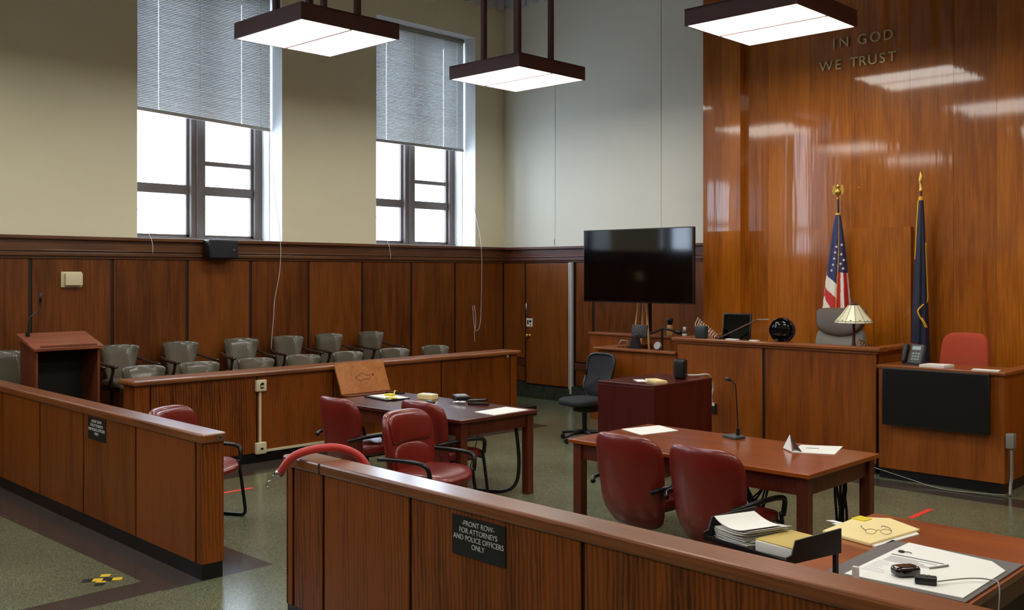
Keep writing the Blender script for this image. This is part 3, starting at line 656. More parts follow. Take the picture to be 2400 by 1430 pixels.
# judge's chair
r = empty('executive_chair', (-4.93, 10.17, .44), R(176), 'high backed brown grey leather chair behind the judge bench', 'chair')
MB().sell(.275, .07, .118, .45, .36, JUDL, lambda q: Vector((q.x*(1+.1*q.z/.19), q.y+.3*q.x*q.x-.2*q.z-.1, q.z+1.032-(.0 if q.z > 0 else 1.0*(.076-q.x*q.x)*abs(q.z)/.118))), 44, 20).build('head_cushion', r)
MB().sell(.285, .07, .32, .45, .36, JUDM, lambda q: Vector((q.x, q.y+.3*q.x*q.x-.12*q.z-.08, q.z+.62)), 44, 20).build('back_cushion', r)
MB().sell(.28, .06, .26, .5, .4, JUDM, lambda q: Vector((q.x, q.z+.1, q.y+.46)), 36, 14).build('seat', r)
for s in (-1, 1): MB().tube([(s*.3, -.08, .5), (s*.32, -.05, .66), (s*.32, .05, .69), (s*.32, .12, .66), (s*.3, .14, .5)], .02, BLACK, smoothpath=4).build('armrest', r)
MB().cyl((0, .06, .06), .03, .36, BLACKM).build('gas_lift', r)
for k in range(5):
    a = 2*pi*k/5; MB().tube([(0, .06, .1), (cos(a)*.28, .06+sin(a)*.28, .02)], .02, BLACK).build('leg', r)
# clerk's chair
r = empty('task_chair', (-3.6, 10.12, .3), R(178), 'red fabric swivel chair behind the clerk desk', 'chair')
MB().sell(.235, .05, .24, .5, .42, REDF, lambda q: Vector((q.x*(1+.08*q.z/.24*-1), q.y+.6*q.x*q.x-.15*q.z-.08, q.z+.84)), 44, 20).build('backrest', r)
MB().sell(.24, .045, .24, .5, .45, REDF, lambda q: Vector((q.x, q.z+.1, q.y+.47)), 36, 14).build('seat', r)
MB().cyl((0, .1, .05), .03, .38, BLACKM).box(-.03, .03, -.14, .1, .4, .43, BLACK).box(-.03, .03, -.16, -.13, .4, .7, BLACK).build('gas_lift', r)
for k in range(5):
    a = 2*pi*k/5; MB().tube([(0, .1, .08), (cos(a)*.26, .1+sin(a)*.26, .02)], .018, BLACK).build('leg', r)

# ================================================================ SCREENS
r = empty('television', (-7.45, 9.97, 0), 0, 'very large black flat television hung above the witness stand', 'television')
MB().rbox(-.84, .84, -.02, .03, 1.6, 2.52, BLACK, .006).build('housing', r)
MB().box(-.828, .828, -.0225, -.0195, 1.618, 2.508, SCREEN).build('screen', r)
MB().box(-.3, .3, .03, .06, 1.85, 2.3, BLACKM).box(-.4, -.36, .75, .81, .0, 2.15, BLACKM).box(-.4, .1, .06, .1, 2.02, 2.1, BLACKM).box(-.4, -.36, .1, .75, 2.04, 2.1, BLACKM).box(-.7, -.06, .7, .95, 0, .03, BLACKM).build('stand', r)
r = empty('wall_screen', (-3.565, 9.378, .53), 0, 'black flat screen hung on the front of the clerk desk', 'screen')
MB().rbox(-.485, .485, -.09, -.045, 0, .54, BLACK, .004).build('housing', r)
MB().box(-.475, .475, -.092, -.0895, .012, .53, mat('matt_screen', (7, 7, 8), .35)).build('screen', r)
MB().box(-.15, .15, -.045, .0, .1, .4, BLACKM).build('bracket', r)

# ================================================================ MOTTO
r = empty('motto_lettering', (-4.94, YM, 4.3), 0, 'brass capital letters spelling the motto high on the panelled wall', 'lettering')
def word_line(txt, xs_, z, h):
    for ch, x in zip(txt, xs_): text_mesh(ch, h*1.42, BRASS, 'letter', r, (x+4.94, -.014, z-4.3), (pi/2, 0, 0), .012)
word_line('INGOD', [-5.25, -5.13, -4.915, -4.765, -4.62], 4.535, .112)
word_line('WETRUST', [-5.345, -5.2, -5.01, -4.91, -4.795, -4.685, -4.575], 4.29, .112)

# ================================================================ FLAGS
def star(b, c, rr, m, nrm_y=-1):
    p = [(c[0]+(rr if i % 2 == 0 else rr*.4)*sin(pi*i/5), c[1], c[2]+(rr if i % 2 == 0 else rr*.4)*cos(pi*i/5)) for i in range(10)]
    b._add(p, [list(range(10))], m)
def flag(x, y, zt, zb, ztip, wl, wr, color, label, fin, stars=(), fringe=(), lean=0, name='us'):
    r = empty('flag', (x, y, 0), R(26 if x < -4.5 else 22), label, 'flag', None)
    b = MB(); NT, NS = 260, 168; H = zt-zb; v = []; cols = []
    def surf(th, t):                   # th: 0..2pi (front half th in (pi,2pi)), t: 0 bottom .. 1 top
        q = 1-t; wL = .022+wl*q**.8; wR = .022+wr*q**.8
        cx = cos(th); xx = cx*(wR if cx > 0 else wL)
        dep = .03+.075*q**.8
        f = 1+.16*sin(th*7+1+2*q)*min(1, q*3)
        return Vector((xx*(1+.04*sin(th*7)), sin(th)*dep*f, zb+H*t))
    for j in range(NT+1):
        for i in range(NS): v.append(surf(2*pi*i/NS, j/NT))
    vv = [b.bm.verts.new(p) for p in v]
    for j in range(NT):
        for i in range(NS):
            th = 2*pi*(i+.5)/NS; t = (j+.5)/NT; p = surf(th, t); q = 1-t
            s = cos(th)                 # -1 left .. 1 right
            fc = b.bm.faces.new([vv[j*NS+i], vv[j*NS+(i+1) % NS], vv[(j+1)*NS+(i+1) % NS], vv[(j+1)*NS+i]])
            fc.material_index = b.mi(color(s, q, sin(th) < 0)); fc.smooth = True
    for s_, q in stars:
        th = 2*pi-math.acos(s_); p = surf(th, 1-q); star(b, (p.x, p.y-.008, p.z), .019, FWHITE)
    b.build('cloth', r)
    for ln in fringe:
        pts = [surf(2*pi-math.acos(max(-1, min(1, s_))), 1-q)+Vector((0, -.006, 0)) for s_, q in ln]
        MB().tube(pts, .009, GOLDF, 6, smoothpath=6).build('fringe', r)
    MB().cyl((0, 0, .02), .013, ztip-.02, mat('flag_pole', (60, 34, 24), .3, coat=.3)).build('pole', r)
    MB().lathe([(.16, 0), (.16, .015), (.06, .03), (.025, .08), (.018, .12)], GOLD).build('base', r)
    fin(r, ztip)
    return r
def us_color(s, q, front):
    q = q/.73
    if q < .02: return GOLDF
    if not front: return NAVY if q < .62 else (FRED if int(q*20) % 2 else FWHITE)
    sg = .18-.32*q                       # gold edge that splits the two folds
    if abs(s-sg) < .06 and q > .03: return GOLDF if s < sg+.02 else (GOLDF if q < .6 else FRED)
    if s < sg:
        u = (s+1)/(sg+1)                 # 0 left edge .. 1 fold
        d = q - (.66+.10*u)
        if d < 0: return NAVY
        k = d-.0+.0
        e = q-(.66+.10*u)-0
        return FWHITE if q < .79+.12*u else (FRED if q < .88+.22*u else FWHITE)
    if q < .63+.01*s: return NAVY
    u = (s-sg)/(1-sg)
    return FRED if u < .27 else FWHITE if u < .55 else FRED if u < .84 else FWHITE
def eagle(r, z):
    b = MB().lathe([(.012, 0), (.016, .02), (.01, .05), (.02, .06), (.034, .08), (.036, .1), (.028, .125), (.01, .14)], GOLD, (0, 0, z-.01))
    b.lathe([(.0, 0), (.016, .01), (.02, .03), (.012, .05), (.0, .06)], GOLD, (0, -.01, z+.12))
    for s in (-1, 1):
        b.poly([(s*.015, .07), (s*.05, .05), (s*.062, .10), (s*.055, .155), (s*.035, .17), (s*.03, .13), (s*.012, .12)], (-.008, .008), GOLD, Mx((0, 0, z)), axis='y')
    b.build('eagle_finial', r)
def spear(r, z):
    MB().lathe([(.012, 0), (.018, .01), (.018, .04), (.011, .05), (.016, .065), (.011, .08), (.018, .11), (.022, .14), (.012, .19), (.001, .25)], GOLD, (0, 0, z-.01), n=16).build('spear_finial', r)
def q2(zpx): return zpx
us_stars = [(-.22, .36), (-.35, .42), (-.42, .485), (-.5, .55), (-.6, .61), (.55, .34), (.42, .44), (.66, .50), (.28, .54), (.55, .59)]
us_stars = [(s, q*.73) for s, q in us_stars]
flag(-5.1, 10.55, 2.64, 1.2, 2.79, .18, .15, us_color, 'stars and stripes flag on a pole behind the judge chair', eagle, us_stars, [])
def ny_color(s, q, front):
    if q < .02: return GOLDF
    if not front: return NAVY2
    if s < -.93 and q < .3: return GOLDF
    return NAVY2
flag(-4.2, 10.6, 2.78, .55, 2.83, .10, .085, ny_color, 'dark blue flag with gold fringe furled on a pole right of the bench', spear, [],
     [[(-.95, .02), (-.96, .1), (-.97, .2), (-.97, .3)], [(.97, .22), (.97, .42), (.93, .49), (.25, .515), (-.35, .54), (-.1, .57), (.3, .595), (.6, .62)], [(.72, .62), (.5, .60), (.1, .575)]])
#%%PART3

# ================================================================ SMALL THINGS
def sheet(pts, z, m, label, name='paper_sheet', cat='paper', h=.003, group=None):
    cx = sum(p[0] for p in pts)/len(pts); cy = sum(p[1] for p in pts)/len(pts)
    b = MB().poly([(p[0]-cx, p[1]-cy) for p in pts], h, m); o = b.build(name); o.location = (cx, cy, z); return tag(o, label, cat, group)
def rect(cx, cy, w, l, a):
    a = R(a); return [(cx+x*cos(a)-y*sin(a), cy+x*sin(a)+y*cos(a)) for x, y in ((-w/2, -l/2), (w/2, -l/2), (w/2, l/2), (-w/2, l/2))]
INK = mat('print_grey', (120, 122, 126), .8)
# --- dark table
sheet([(-6.3, 6.07), (-6.03, 6.05), (-6.05, 6.5), (-6.33, 6.5)], .7505, PAPER, 'white paper sheet at the right corner of the dark table')
r = empty('writing_pad', (-7.6, 6.16, .7505), R(-8), 'black edged writing pad with white paper on the dark table', 'pad')
MB().box(-.22, .2, -.14, .12, 0, .014, BLACK).build('backing', r); MB().box(-.19, .19, -.1, .115, .014, .018, PAPER).build('paper_block', r)
c = MB().rbox(-.06, .06, -.015, .015, 0, .012, YEL, .004).build('highlighter'); c.location = (-7.44, 6.07, .7695); c.rotation_euler = (0, 0, R(20)); tag(c, 'yellow marker lying on the black edged pad', 'marker')
c = MB().poly([(-.05, -.03), (.05, -.02), (.04, .03), (-.04, .035)], .02, YEL).build('sticky_note_pad'); c.location = (-7.62, 6.2, .7695); tag(c, 'small yellow note pad on the black edged pad', 'note pad')
c = MB().tube([(0, 0, 0), (.0, .02, .035)], .008, YEL).build('yellow_tag'); c.location = (-7.66, 6.28, .7695+.008); tag(c, 'tiny yellow flag standing on the writing pad', 'tag')
sheet(rect(-7.86, 6.46, .2, .05, 20), .7505, BLACKG, 'slim black case at the far left of the dark table', 'slim_case', 'case', .012)
r = empty('tissue_box', (-7.27, 6.38, .7505), R(12), 'small cream box on the dark table', 'box')
MB().rbox(-.09, .09, -.05, .05, 0, .05, PAPERY, .004).build('carton', r); MB().box(-.08, .08, -.04, .04, .05, .054, PAPER).build('lid', r)
c = MB().sell(.02, .02, .025, 1, 1, mat('bottle_cap_black', (16, 16, 16), .4), lambda q: q+Vector((0, 0, .025))).build('ink_bottle'); c.location = (-7.38, 6.5, .7505); tag(c, 'small dark bottle behind the cream box', 'bottle')
c = MB().sell(.05, .018, .035, .8, .8, BLACKG, lambda q: Vector((q.x, q.z, q.y+.018))).build('computer_mouse'); c.location = (-6.97, 6.15, .7505); tag(c, 'black computer mouse on the middle of the dark table', 'mouse')
r = empty('portable_recorder', (-7.03, 6.6, .7505), R(-30), 'black and silver portable device near the far edge of the dark table', 'recorder')
MB().rbox(-.11, .11, -.07, .07, 0, .04, BLACK, .008).build('housing', r); MB().box(-.08, .08, -.05, .05, .04, .044, GREY).build('face_plate', r); MB().tube([(-.11, -.05, .03), (-.13, 0, .03), (-.11, .05, .03)], .006, BLACK).build('strap', r)
r = empty('hole_punch', (-6.63, 6.44, .7505), R(20), 'black desk stapling device on the dark table near the white sheet', 'stapler')
MB().rbox(-.1, .1, -.03, .03, 0, .018, BLACK, .004).build('base', r); MB().rbox(-.1, .09, -.028, .028, .03, .05, BLACK, .006, Mx(ry=-.08)).build('lever', r); MB().box(-.1, -.07, -.02, .02, .018, .035, CHROME).build('hinge', r)
c = MB().tube([(-.08, -.03, .01), (-.02, 0, .016), (.07, .03, .02)], [.004, .014, .016], CHROME, 8).build('metal_stapler'); c.location = (-6.78, 6.33, .7505); tag(c, 'small silver stapler between the two black devices', 'stapler')
# cables under the dark table
def cable(pts, label, r=.005, m=BLACK, name='cable'):
    o = MB().tube(pts, r, m, 8, smoothpath=6).build(name); centred(o); return tag(o, label, 'cable')
cable([(-6.13, 6.42, .6), (-6.12, 6.45, .3), (-6.13, 6.42, .1), (-6.22, 6.35, .025), (-6.45, 6.25, .02), (-6.6, 6.15, .02)], 'thick black cable dropping along the right leg of the dark table', .016)
cable([(-6.35, 6.2, .6), (-6.4, 6.15, .35), (-6.46, 6.14, .1), (-6.5, 6.15, .012)], 'thin black cable hanging under the dark table', .004)
cable([(-6.5, 6.2, .012), (-6.4, 6.15, .03), (-6.35, 6.2, .012), (-6.42, 6.27, .02), (-6.5, 6.17, .03), (-6.38, 6.13, .012)], 'tangle of thin cable on the floor under the dark table', .005)
cable([(-6.12, 6.3, .6), (-6.2, 6.25, .585), (-6.28, 6.2, .6), (-6.35, 6.17, .58), (-6.42, 6.1, .6)], 'white cable looped under the edge of the dark table', .006, CORDS)
# leaning board on the jury rail
b = MB().box(-.01, .01, -.33, .33, 0, .36, W_BOARD)
for i in range(40):
    a = 2*pi*i/40
b.tube([(.011, .0+.1*cos(2*pi*i/30), .18+.035*sin(2*pi*i/30)*(1+.4*sin(i))) for i in range(31)], .003, mat('burnt_mark', (96, 48, 18), .6), 5).cyl((.008, .14, .2), .014, .006, mat('burnt_mark', (96, 48, 18), .6), axis='x')
o = b.build('wooden_board', bevel=.002); o.location = (-8.86, 6.87, .64); o.rotation_euler = (0, R(-24), R(-2)); tag(o, 'pale wooden board leaning against the jury rail behind the dark table', 'board')
r = empty('board_stand', (-8.78, 6.87, 0), 0, 'dark low stand carrying the pale wooden board by the jury rail', 'stand')
MB().box(-.12, .08, -.35, .35, .6, .64, W_TLEG).build('shelf', r)
for s in (-1, 1): MB().box(-.06, 0, s*.3-.03, s*.3+.03, 0, .6, W_TLEG).build('leg', r)
# --- cherry table
r = empty('gooseneck_microphone', (-3.93, 6.45, .7505), R(-20), 'black gooseneck microphone on a base on the cherry table', 'microphone')
MB().poly([(-.08, -.05), (.08, -.05), (.06, .06), (-.06, .06)], .022, GREYP).build('base', r, bevel=.006)
MB().cyl((.02, .02, .022), .014, .05, BLACKM).build('mount', r)
MB().tube([(.02, .02, .06), (.01, .02, .2), (0, .02, .33), (-.01, .015, .40), (-.04, .0, .425)], .0055, BLACK, smoothpath=5).build('gooseneck', r)
MB().tube([(-.04, 0, .425), (-.075, -.015, .432)], .014, BLACK).build('microphone_head', r)
sheet([(-4.78, 6.2), (-4.5, 6.08), (-4.42, 6.45), (-4.68, 6.56)], .7505, PAPER, 'white paper sheet at the left end of the cherry table')
r = empty('paper_stack', (-3.22, 6.4, .7505), 0, 'white letter with printed heading on the cherry table', 'paper')
MB().poly([(-.11, -.2), (.14, -.08), (.04, .25), (-.2, .1)], .004, PAPER).build('sheet', r); MB().poly([(-.11, .0), (-.03, .04), (-.045, .06), (-.12, .02)], (.004, .0045), INK).build('printed_heading', r)
c = MB().poly([(-.08, 0), (.07, 0), (-.05, .1)], (-.003, .003), WHITE, Mx(rx=-.35, loc=(0, -.03, 0)), axis='y').poly([(-.05, 0), (.08, 0), (-.03, .09)], (-.003, .003), BLACK, Mx(rx=.35, loc=(0.0, .035, 0)), axis='y').build('folded_name_card')
c.location = (-3.36, 6.26, .7565); c.rotation_euler = (0, 0, R(-40)); tag(c, 'small folded card standing on the papers of the cherry table', 'name card')
for k, (x, y, lab) in enumerate([(-3.1, 6.47, 'thick bundle of black cables hanging at the far right leg of the cherry table'), (-3.6, 6.1, 'loose black cables looping under the cherry table')]):
    b = MB()
    for j in range(7 if k == 0 else 6):
        if k == 0:
            dx = random.uniform(-.04, .04); dy = random.uniform(-.03, .03)
            b.tube([(dx, dy, .65), (dx*1.5, dy, .5), (dx*.7+random.uniform(-.03, .03), dy, .3), (dx+random.uniform(-.05, .05), dy, .12), (dx*2, dy, .01)], .009, BLACK, 6, smoothpath=4)
        else:
            p = random.uniform(-.15, .15); b.tube([(-.12+p*.3, 0, .6), (p*.5, .05*j/6, .42-.02*j), (.1+p*.3, .02, .5), (.14+p*.3, 0, .61)], .007, BLACK, 6, smoothpath=5)
    o = b.build('cable_bundle'); o.location = (x, y, 0); tag(o, lab, 'cables')
cable([(-3.55, 6.1, .4), (-3.52, 6.08, .2), (-3.48, 6.05, .012), (-3.6, 6.0, .012)], 'thin black cable reaching the floor under the cherry table', .006)
# --- foreground desk
r = empty('document_folder', (-2.06, 4.57, .7505), 0, 'thick cream folder of papers on the writing desk', 'folder')
MB().poly([(-.13, -.2), (.13, -.26), (.19, .14), (.0, .25), (-.13, .16)], .016, PAPERY).build('cover', r, bevel=.004)
MB().poly([(-.12, -.19), (.14, -.245), (.195, .1), (.1, .2)], (-.0, .006), PAPER, Mx((.012, -.012, 0))).build('inner_sheets', r)
MB().poly([(-.13, .1), (-.06, .09), (-.05, .16), (-.12, .18)], (.016, .02), YEL).build('sticky_note', r)
MB().poly([(-.22, .02), (-.12, .0), (-.12, .03), (-.2, .045)], (.006, .008), PAPER).poly([(-.17, -.02), (-.12, -.03), (-.12, -.01), (-.16, 0)], (.006, .008), PAPER).build('page_tab', r)
b = MB(); RIM = mat('glasses_frame', (60, 50, 44), .3, metal=.5)
for s in (-1, 1):
    b.tube([(s*.034+.024*cos(2*pi*i/16), .003*sin(2*pi*i/16), .013+.011*sin(2*pi*i/16)) for i in range(17)], .0011, RIM, 6)
b.tube([(-.01, 0, .018), (0, 0, .021), (.01, 0, .018)], .0012, RIM, 6); b.build('rim', (g := empty('eyeglasses', (-1.965, 4.47, .7685), R(38), 'thin framed eyeglasses lying on the cream folder', 'glasses')))
for s in (-1, 1): MB().tube([(s*.058, 0, .018), (s*.062, .05, .018), (s*.05, .11, .012), (s*.046, .13, .002)], .0018, RIM, 6, smoothpath=4).build('temple', g)
r = empty('desk_blotter', (-1.6, 4.17, .7505), 0, 'grey desk pad at the front of the writing desk', 'desk pad')
MB().box(-.3, .255, -.36, .3, 0, .006, mat('blotter_grey', (104, 98, 96), .7)).build('pad', r, bevel=.002)
r = empty('paper_stack', (-1.6, 4.17, .757), 0, 'large white printed sheets spread on the grey desk pad', 'paper')
MB().poly([(-.22, -.35), (.235, -.33), (.235, .14), (.15, .24), (-.22, .29)], .004, PAPER).build('sheet', r)
b = MB()
for i in range(5): b.box(-.19+.0, -.19+random.uniform(.1, .2), .02-.012*i*1.5, .026-.012*i*1.5, .004, .0045, INK)
b.box(-.2, .02, .05, .065, .004, .0045, INK)
for i in range(9): b.box(-.2, -.2+random.uniform(.04, .1), -.08-.02*i, -.075-.02*i, .004, .0045, mat('faint_print', (190, 192, 196), .8))
b.build('printed_lines', r)
c = MB().sell(.055, .02, .035, .5, .55, mat('case_black', (22, 16, 15), .12, coat=.6), lambda q: Vector((q.x, q.z, q.y+.021))).build('glasses_case'); c.location = (-1.63, 3.96, .762); c.rotation_euler = (0, 0, R(55)); tag(c, 'shiny black oval case on the white sheets', 'case')
r = empty('power_adapter', (-1.53, 3.91, .762), R(20), 'small black charger beside the shiny oval case', 'charger')
MB().rbox(-.04, .04, -.022, .022, 0, .03, BLACK, .006).build('housing', r)
for s in (-1, 1): MB().box(.0+s*.01, .004+s*.01, -.02, .02, .03, .0308, GREYP).build('ridge', r)
cable([(-1.49, 3.93, .775), (-1.42, 4.05, .775), (-1.36, 4.1, .772), (-1.315, 4.08, .76), (-1.3, 4.0, .6), (-1.29, 3.9, .35)], 'thin grey cable running from the charger off the desk edge', .003, GREY)
c = MB().tube([(0, -.05, .004), (0, .05, .004)], .004, GREY).build('ballpoint_pen'); c.location = (-1.575, 4.16, .7615); c.rotation_euler = (0, 0, R(-25)); tag(c, 'slim grey pen on the white sheets', 'pen')
c = MB().sell(.014, .004, .012, .8, .9, BLACK, lambda q: Vector((q.x, q.z, q.y+.004))).tube([(.01, 0, .004), (.03, .01, .004), (.045, .0, .004)], .0018, BLACK, 6).build('memory_stick'); c.location = (-1.78, 4.28, .7615); c.scale = (1, 1, 1); tag(c, 'tiny black memory stick at the top corner of the white sheets', 'memory stick')
# tray with papers behind the barrier
r = empty('document_tray', (-1.985, 3.5, .7505), R(-13), 'black letter tray holding papers, beside the foreground barrier', 'tray')
TZ = .15
b = MB().box(-.215, .215, -.13, .17, TZ, TZ+.006, BLACK).box(-.215, .215, .165, .17, TZ, TZ+.02, BLACK).box(-.215, .215, -.13, -.124, TZ, TZ+.018, BLACK)
b.build('upper_tray', r)
for s in (-1, 1):
    MB().poly([(-.13, TZ), (.17, TZ), (.17, TZ+.095), (-.085, TZ+.085), (-.105, TZ+.035), (-.13, TZ+.03)], (s*.215-.004, s*.215+.004), BLACK, axis='x').build('side_wall', r, bevel=.002)
for s in (-1, 1): MB().box(s*.2-.008, s*.2+.008, .15, .166, .0, TZ, BLACK).build('post', r)
MB().box(-.215, .215, .215-.17, .2, .0, .006, BLACK).build('lower_tray', r)
Mtr = Matrix.Translation((-1.985, 3.5, .7505)) @ Matrix.Rotation(R(-13), 4, 'Z')
b = MB()
for i in range(16):
    a = random.uniform(-.09, .09); ox = random.uniform(-.008, .008); n = 10; vs_ = []
    for k in range(n+1):
        u = k/n
        for y in (-.105, .1): vs_.append((-.10+.2*u-.0+ox, y+a*(.2*u), .0035*i+.02*(u**3)*(i/16)+.028*((1-u)**3)*(i > 12)))
    b._add(vs_, [(2*k, 2*k+2, 2*k+3, 2*k+1) for k in range(n)], PAPER)
o = b.build('paper_stack'); o.location = Mtr @ Vector((-.09, .01, TZ+.0075)); o.rotation_euler = (0, 0, R(-20)); sm = o.modifiers.new('t', 'SOLIDIFY'); sm.thickness = .0012; tag(o, 'loose curling white papers in the left half of the black tray', 'paper')
o = MB().rbox(-.09, .09, -.11, .11, 0, .04, PAPER, .003).build('notebook'); o.location = Mtr @ Vector((.108, .02, TZ+.0065)); o.rotation_euler = (0, 0, R(-6)); tag(o, 'white pad lying under the tan envelope in the black tray', 'pad')
o = MB().rbox(-.092, .092, -.112, .105, 0, .004, ENVEL, .0015).build('envelope'); o.location = Mtr @ Vector((.108, .025, TZ+.047)); o.rotation_euler = (0, 0, R(-9)); tag(o, 'tan envelope in the right half of the black tray', 'envelope')
o = MB().rbox(-.012, .012, -.008, .008, 0, .11, PAPER, .004).build('glue_stick'); o.location = (-1.68, 3.62, .7505); tag(o, 'small white stick standing beside the black tray', 'stick')

# rope barrier end over the cap rail
pts = [(-4.80, 3.1, .84), (-4.77, 3.105, .865), (-4.73, 3.12, .92), (-4.69, 3.16, .965), (-4.64, 3.26, .99), (-4.58, 3.37, .985), (-4.52, 3.46, .93), (-4.48, 3.5, .82), (-4.47, 3.51, .65)]
r = empty('barrier_rope', (-4.64, 3.31, .94), 0, 'red rope with a chrome end draped over the foreground barrier', 'rope')
q = [(a+4.64, b_-3.31, c_-.94) for a, b_, c_ in pts]
MB().tube(q[1:], .023, ROPE, 14, smoothpath=6).build('rope', r)
MB().tube([q[1], (q[0][0]-.005, q[0][1], q[0][2]-.0)], [.025, .022], CHROME, 14).tube([(q[0][0]-.005, q[0][1], q[0][2]), (q[0][0]-.03, q[0][1]-.005, q[0][2]-.02)], [.02, .012], CHROME, 14).build('ferrule', r)
MB().tube([(q[0][0]-.03, q[0][1]-.005, q[0][2]-.02), (q[0][0]-.05, q[0][1]-.008, q[0][2]-.035), (q[0][0]-.075, q[0][1]-.012, q[0][2]-.045), (q[0][0]-.085, q[0][1]-.014, q[0][2]-.07), (q[0][0]-.07, q[0][1]-.012, q[0][2]-.075)], .005, CHROME, 8, smoothpath=3).build('hook', r)

# wall things on the left
r = empty('wall_speaker', (-11.3, 6.44, 2.14), 0, 'black loudspeaker fixed on the ledge under the left window', 'speaker')
MB().rbox(-.02, .15, -.2, .2, 0, .245, BLACK, .02).build('cabinet', r); MB().rbox(.145, .155, -.18, .18, .02, .225, mat('speaker_grille', (30, 34, 44), .7, bump=.5, bscale=400), .004).build('grille', r); MB().cyl((.155, .13, .12), .012, .004, CHROME, axis='x').build('badge', r)
r = empty('thermostat', (-11.366, 4.66, 1.82), 0, 'small cream thermostat box on the left panelling', 'thermostat')
MB().box(0, .02, -.125, .105, -.01, .165, ALMOND).build('back_plate', r, bevel=.003); MB().rbox(.02, .07, -.095, .095, .01, .145, ALMOND, .006).build('cover', r)

# --- mahogany desk things
r = empty('desk_speaker', (-5.78, 8.47, .9), R(20), 'round topped black speaker on the mahogany desk', 'speaker')
MB().rbox(-.06, .06, -.07, .07, 0, .2, BLACK, .03, seg=4).build('cabinet', r)
sheet(rect(-5.78, 8.05, .12, .26, 60), .9005, PAPERY, 'cream folded paper on the mahogany desk beside the speaker', 'paper_roll', 'paper', .02)
sheet(rect(-5.95, 8.02, .1, .2, 50), .9005, PAPER, 'small white slip on the left of the mahogany desk')
cable([(-5.75, 8.56, .93), (-5.74, 8.7, .92), (-5.8, 9.0, .9), (-5.95, 9.3, .82), (-6.0, 9.42, .72), (-6.03, 9.43, .62), (-6.03, 9.44, .54)], 'white cable looping from the desk speaker to the bench', .009, CORDS)
r = empty('power_outlet', (-6.03, 9.487, .42), 0, 'small black outlet with a white plug on the judge bench front', 'outlet')
MB().rbox(-.035, .035, -.02, 0, 0, .11, BLACK, .004).build('plate', r); MB().rbox(-.02, .02, -.045, -.02, .085, .12, WHITE, .004).build('plug', r)

# --- witness stand things
r = empty('desk_monitor', (-7.28, 9.75, .95), R(15), 'small black monitor on a stand in the witness stand', 'monitor')
MB().rbox(-.1, .1, -.012, .012, .24, .4, BLACK, .006, Mx(rx=-.25)).build('screen', r); MB().tube([(0, .03, .02), (.02, .03, .15), (0, 0, .28)], .02, BLACK).build('neck', r); MB().box(-.1, .1, -.06, .08, 0, .02, BLACK).build('base', r)
r = empty('wire_stand', (-7.37, 9.545, 1.07), 0, 'silver wire stand on the witness stand rail', 'stand')
MB().tube([(-.05, 0, 0), (-.0, 0, .09), (.1, .01, .09), (.06, 0, .0)], .008, GREY, 8).tube([(.1, .01, .09), (.16, .02, .0)], .008, BLACK, 8).build('wire', r)
c = MB().poly([(-.07, 0), (.1, 0), (.04, .16), (.0, .14)], .05, BLACK, axis='y').build('desk_telephone'); c.location = (-7.2, 9.56, 1.0705); tag(c, 'black angular device on the witness stand rail', 'device')
r = empty('easel', (-7.62, 10.28, 0), 0, 'pale wooden easel standing behind the television', 'easel')
for x0, x1, y0, y1 in ((-.13, .02, -.1, 0), (-.08, .06, .08, .02), (.16, .07, -.06, 0)):
    MB().tube([(x0*1.7-.02, y0, 0), (x1, y1, 1.85)], .014, W_EASEL, 8).build('leg', r)
MB().box(-.14, .2, -.11, -.06, .72, .75, W_EASEL).build('ledge', r)
BOT = mat('bottle_tan', (186, 140, 92), .3)
r = empty('sauce_bottle', (-7.36, 10.55, 1.17), 0, 'tan dispenser bottle with a black pump on the back counter', 'bottle')
MB().lathe([(.04, 0), (.042, .02), (.04, .11), (.03, .14)], BOT, n=20).build('body', r); MB().lathe([(.03, .14), (.03, .17), (.04, .19), (.04, .22), (.01, .225)], BLACK, n=20).build('pump', r)
r = empty('small_bottle', (-7.14, 10.55, 1.17), 0, 'small white bottle with dark band at the right of the back counter', 'bottle')
MB().lathe([(.028, 0), (.03, .04)], WHITE, n=18).lathe([(.031, .04), (.031, .07)], GREYP, n=18).lathe([(.018, .07), (.02, .1), (.02, .12)], WHITE, n=18).build('body', r)
r = empty('microphone_arm', (-7.3, 10.32, 0), 0, 'black jointed microphone arm above the witness stand', 'microphone')
MB().tube([(-.28, 0, 1.2), (-.14, 0, 1.22), (0, 0, 1.28), (.05, 0, 1.27), (.2, 0, 1.24)], .013, BLACK, 8).build('arm', r); MB().tube([(.2, 0, 1.24), (.27, -.02, 1.235)], .025, BLACK).build('microphone_head', r); MB().cyl((-.02, 0, 0), .015, 1.27, BLACK).build('stand_pole', r)
c = MB().cyl((0, 0, 0), .045, .03, GREY, Mx(rx=pi/2-.3)).build('round_disc'); c.location = (-6.83, 9.66, 1.1); tag(c, 'small grey disc at the right end of the witness stand', 'disc')
c.location = (-6.83, 9.56, 1.118)

# --- judge's bench things
r = empty('bench_monitor', (-5.95, 9.8, 1.1), R(6), 'black monitor on the left of the judge bench', 'monitor')
MB().rbox(-.17, .17, -.012, .014, .1, .42, BLACK, .006, Mx(rx=-.12)).build('housing', r); MB().box(-.155, .155, -.0155, -.012, .115, .405, SCREEN, Mx(rx=-.12)).build('screen', r)
MB().box(-.03, .03, .02, .05, 0, .2, BLACK).box(-.1, .1, -.06, .1, 0, .015, BLACK).build('stand', r)
r = empty('desk_fan', (-5.38, 9.82, 1.1), R(8), 'round black fan on the judge bench beside the monitor', 'fan')
MB().lathe([(.07, 0), (.13, .02), (.138, .06), (.13, .1), (.08, .12)], BLACK, M=Mx((0, .06, .25), rx=pi/2), n=36).build('housing', r)
b = MB()
b.tube([(.128*cos(2*pi*i/32), -.05, .25+.128*sin(2*pi*i/32)) for i in range(33)], .008, BLACKG, 6)
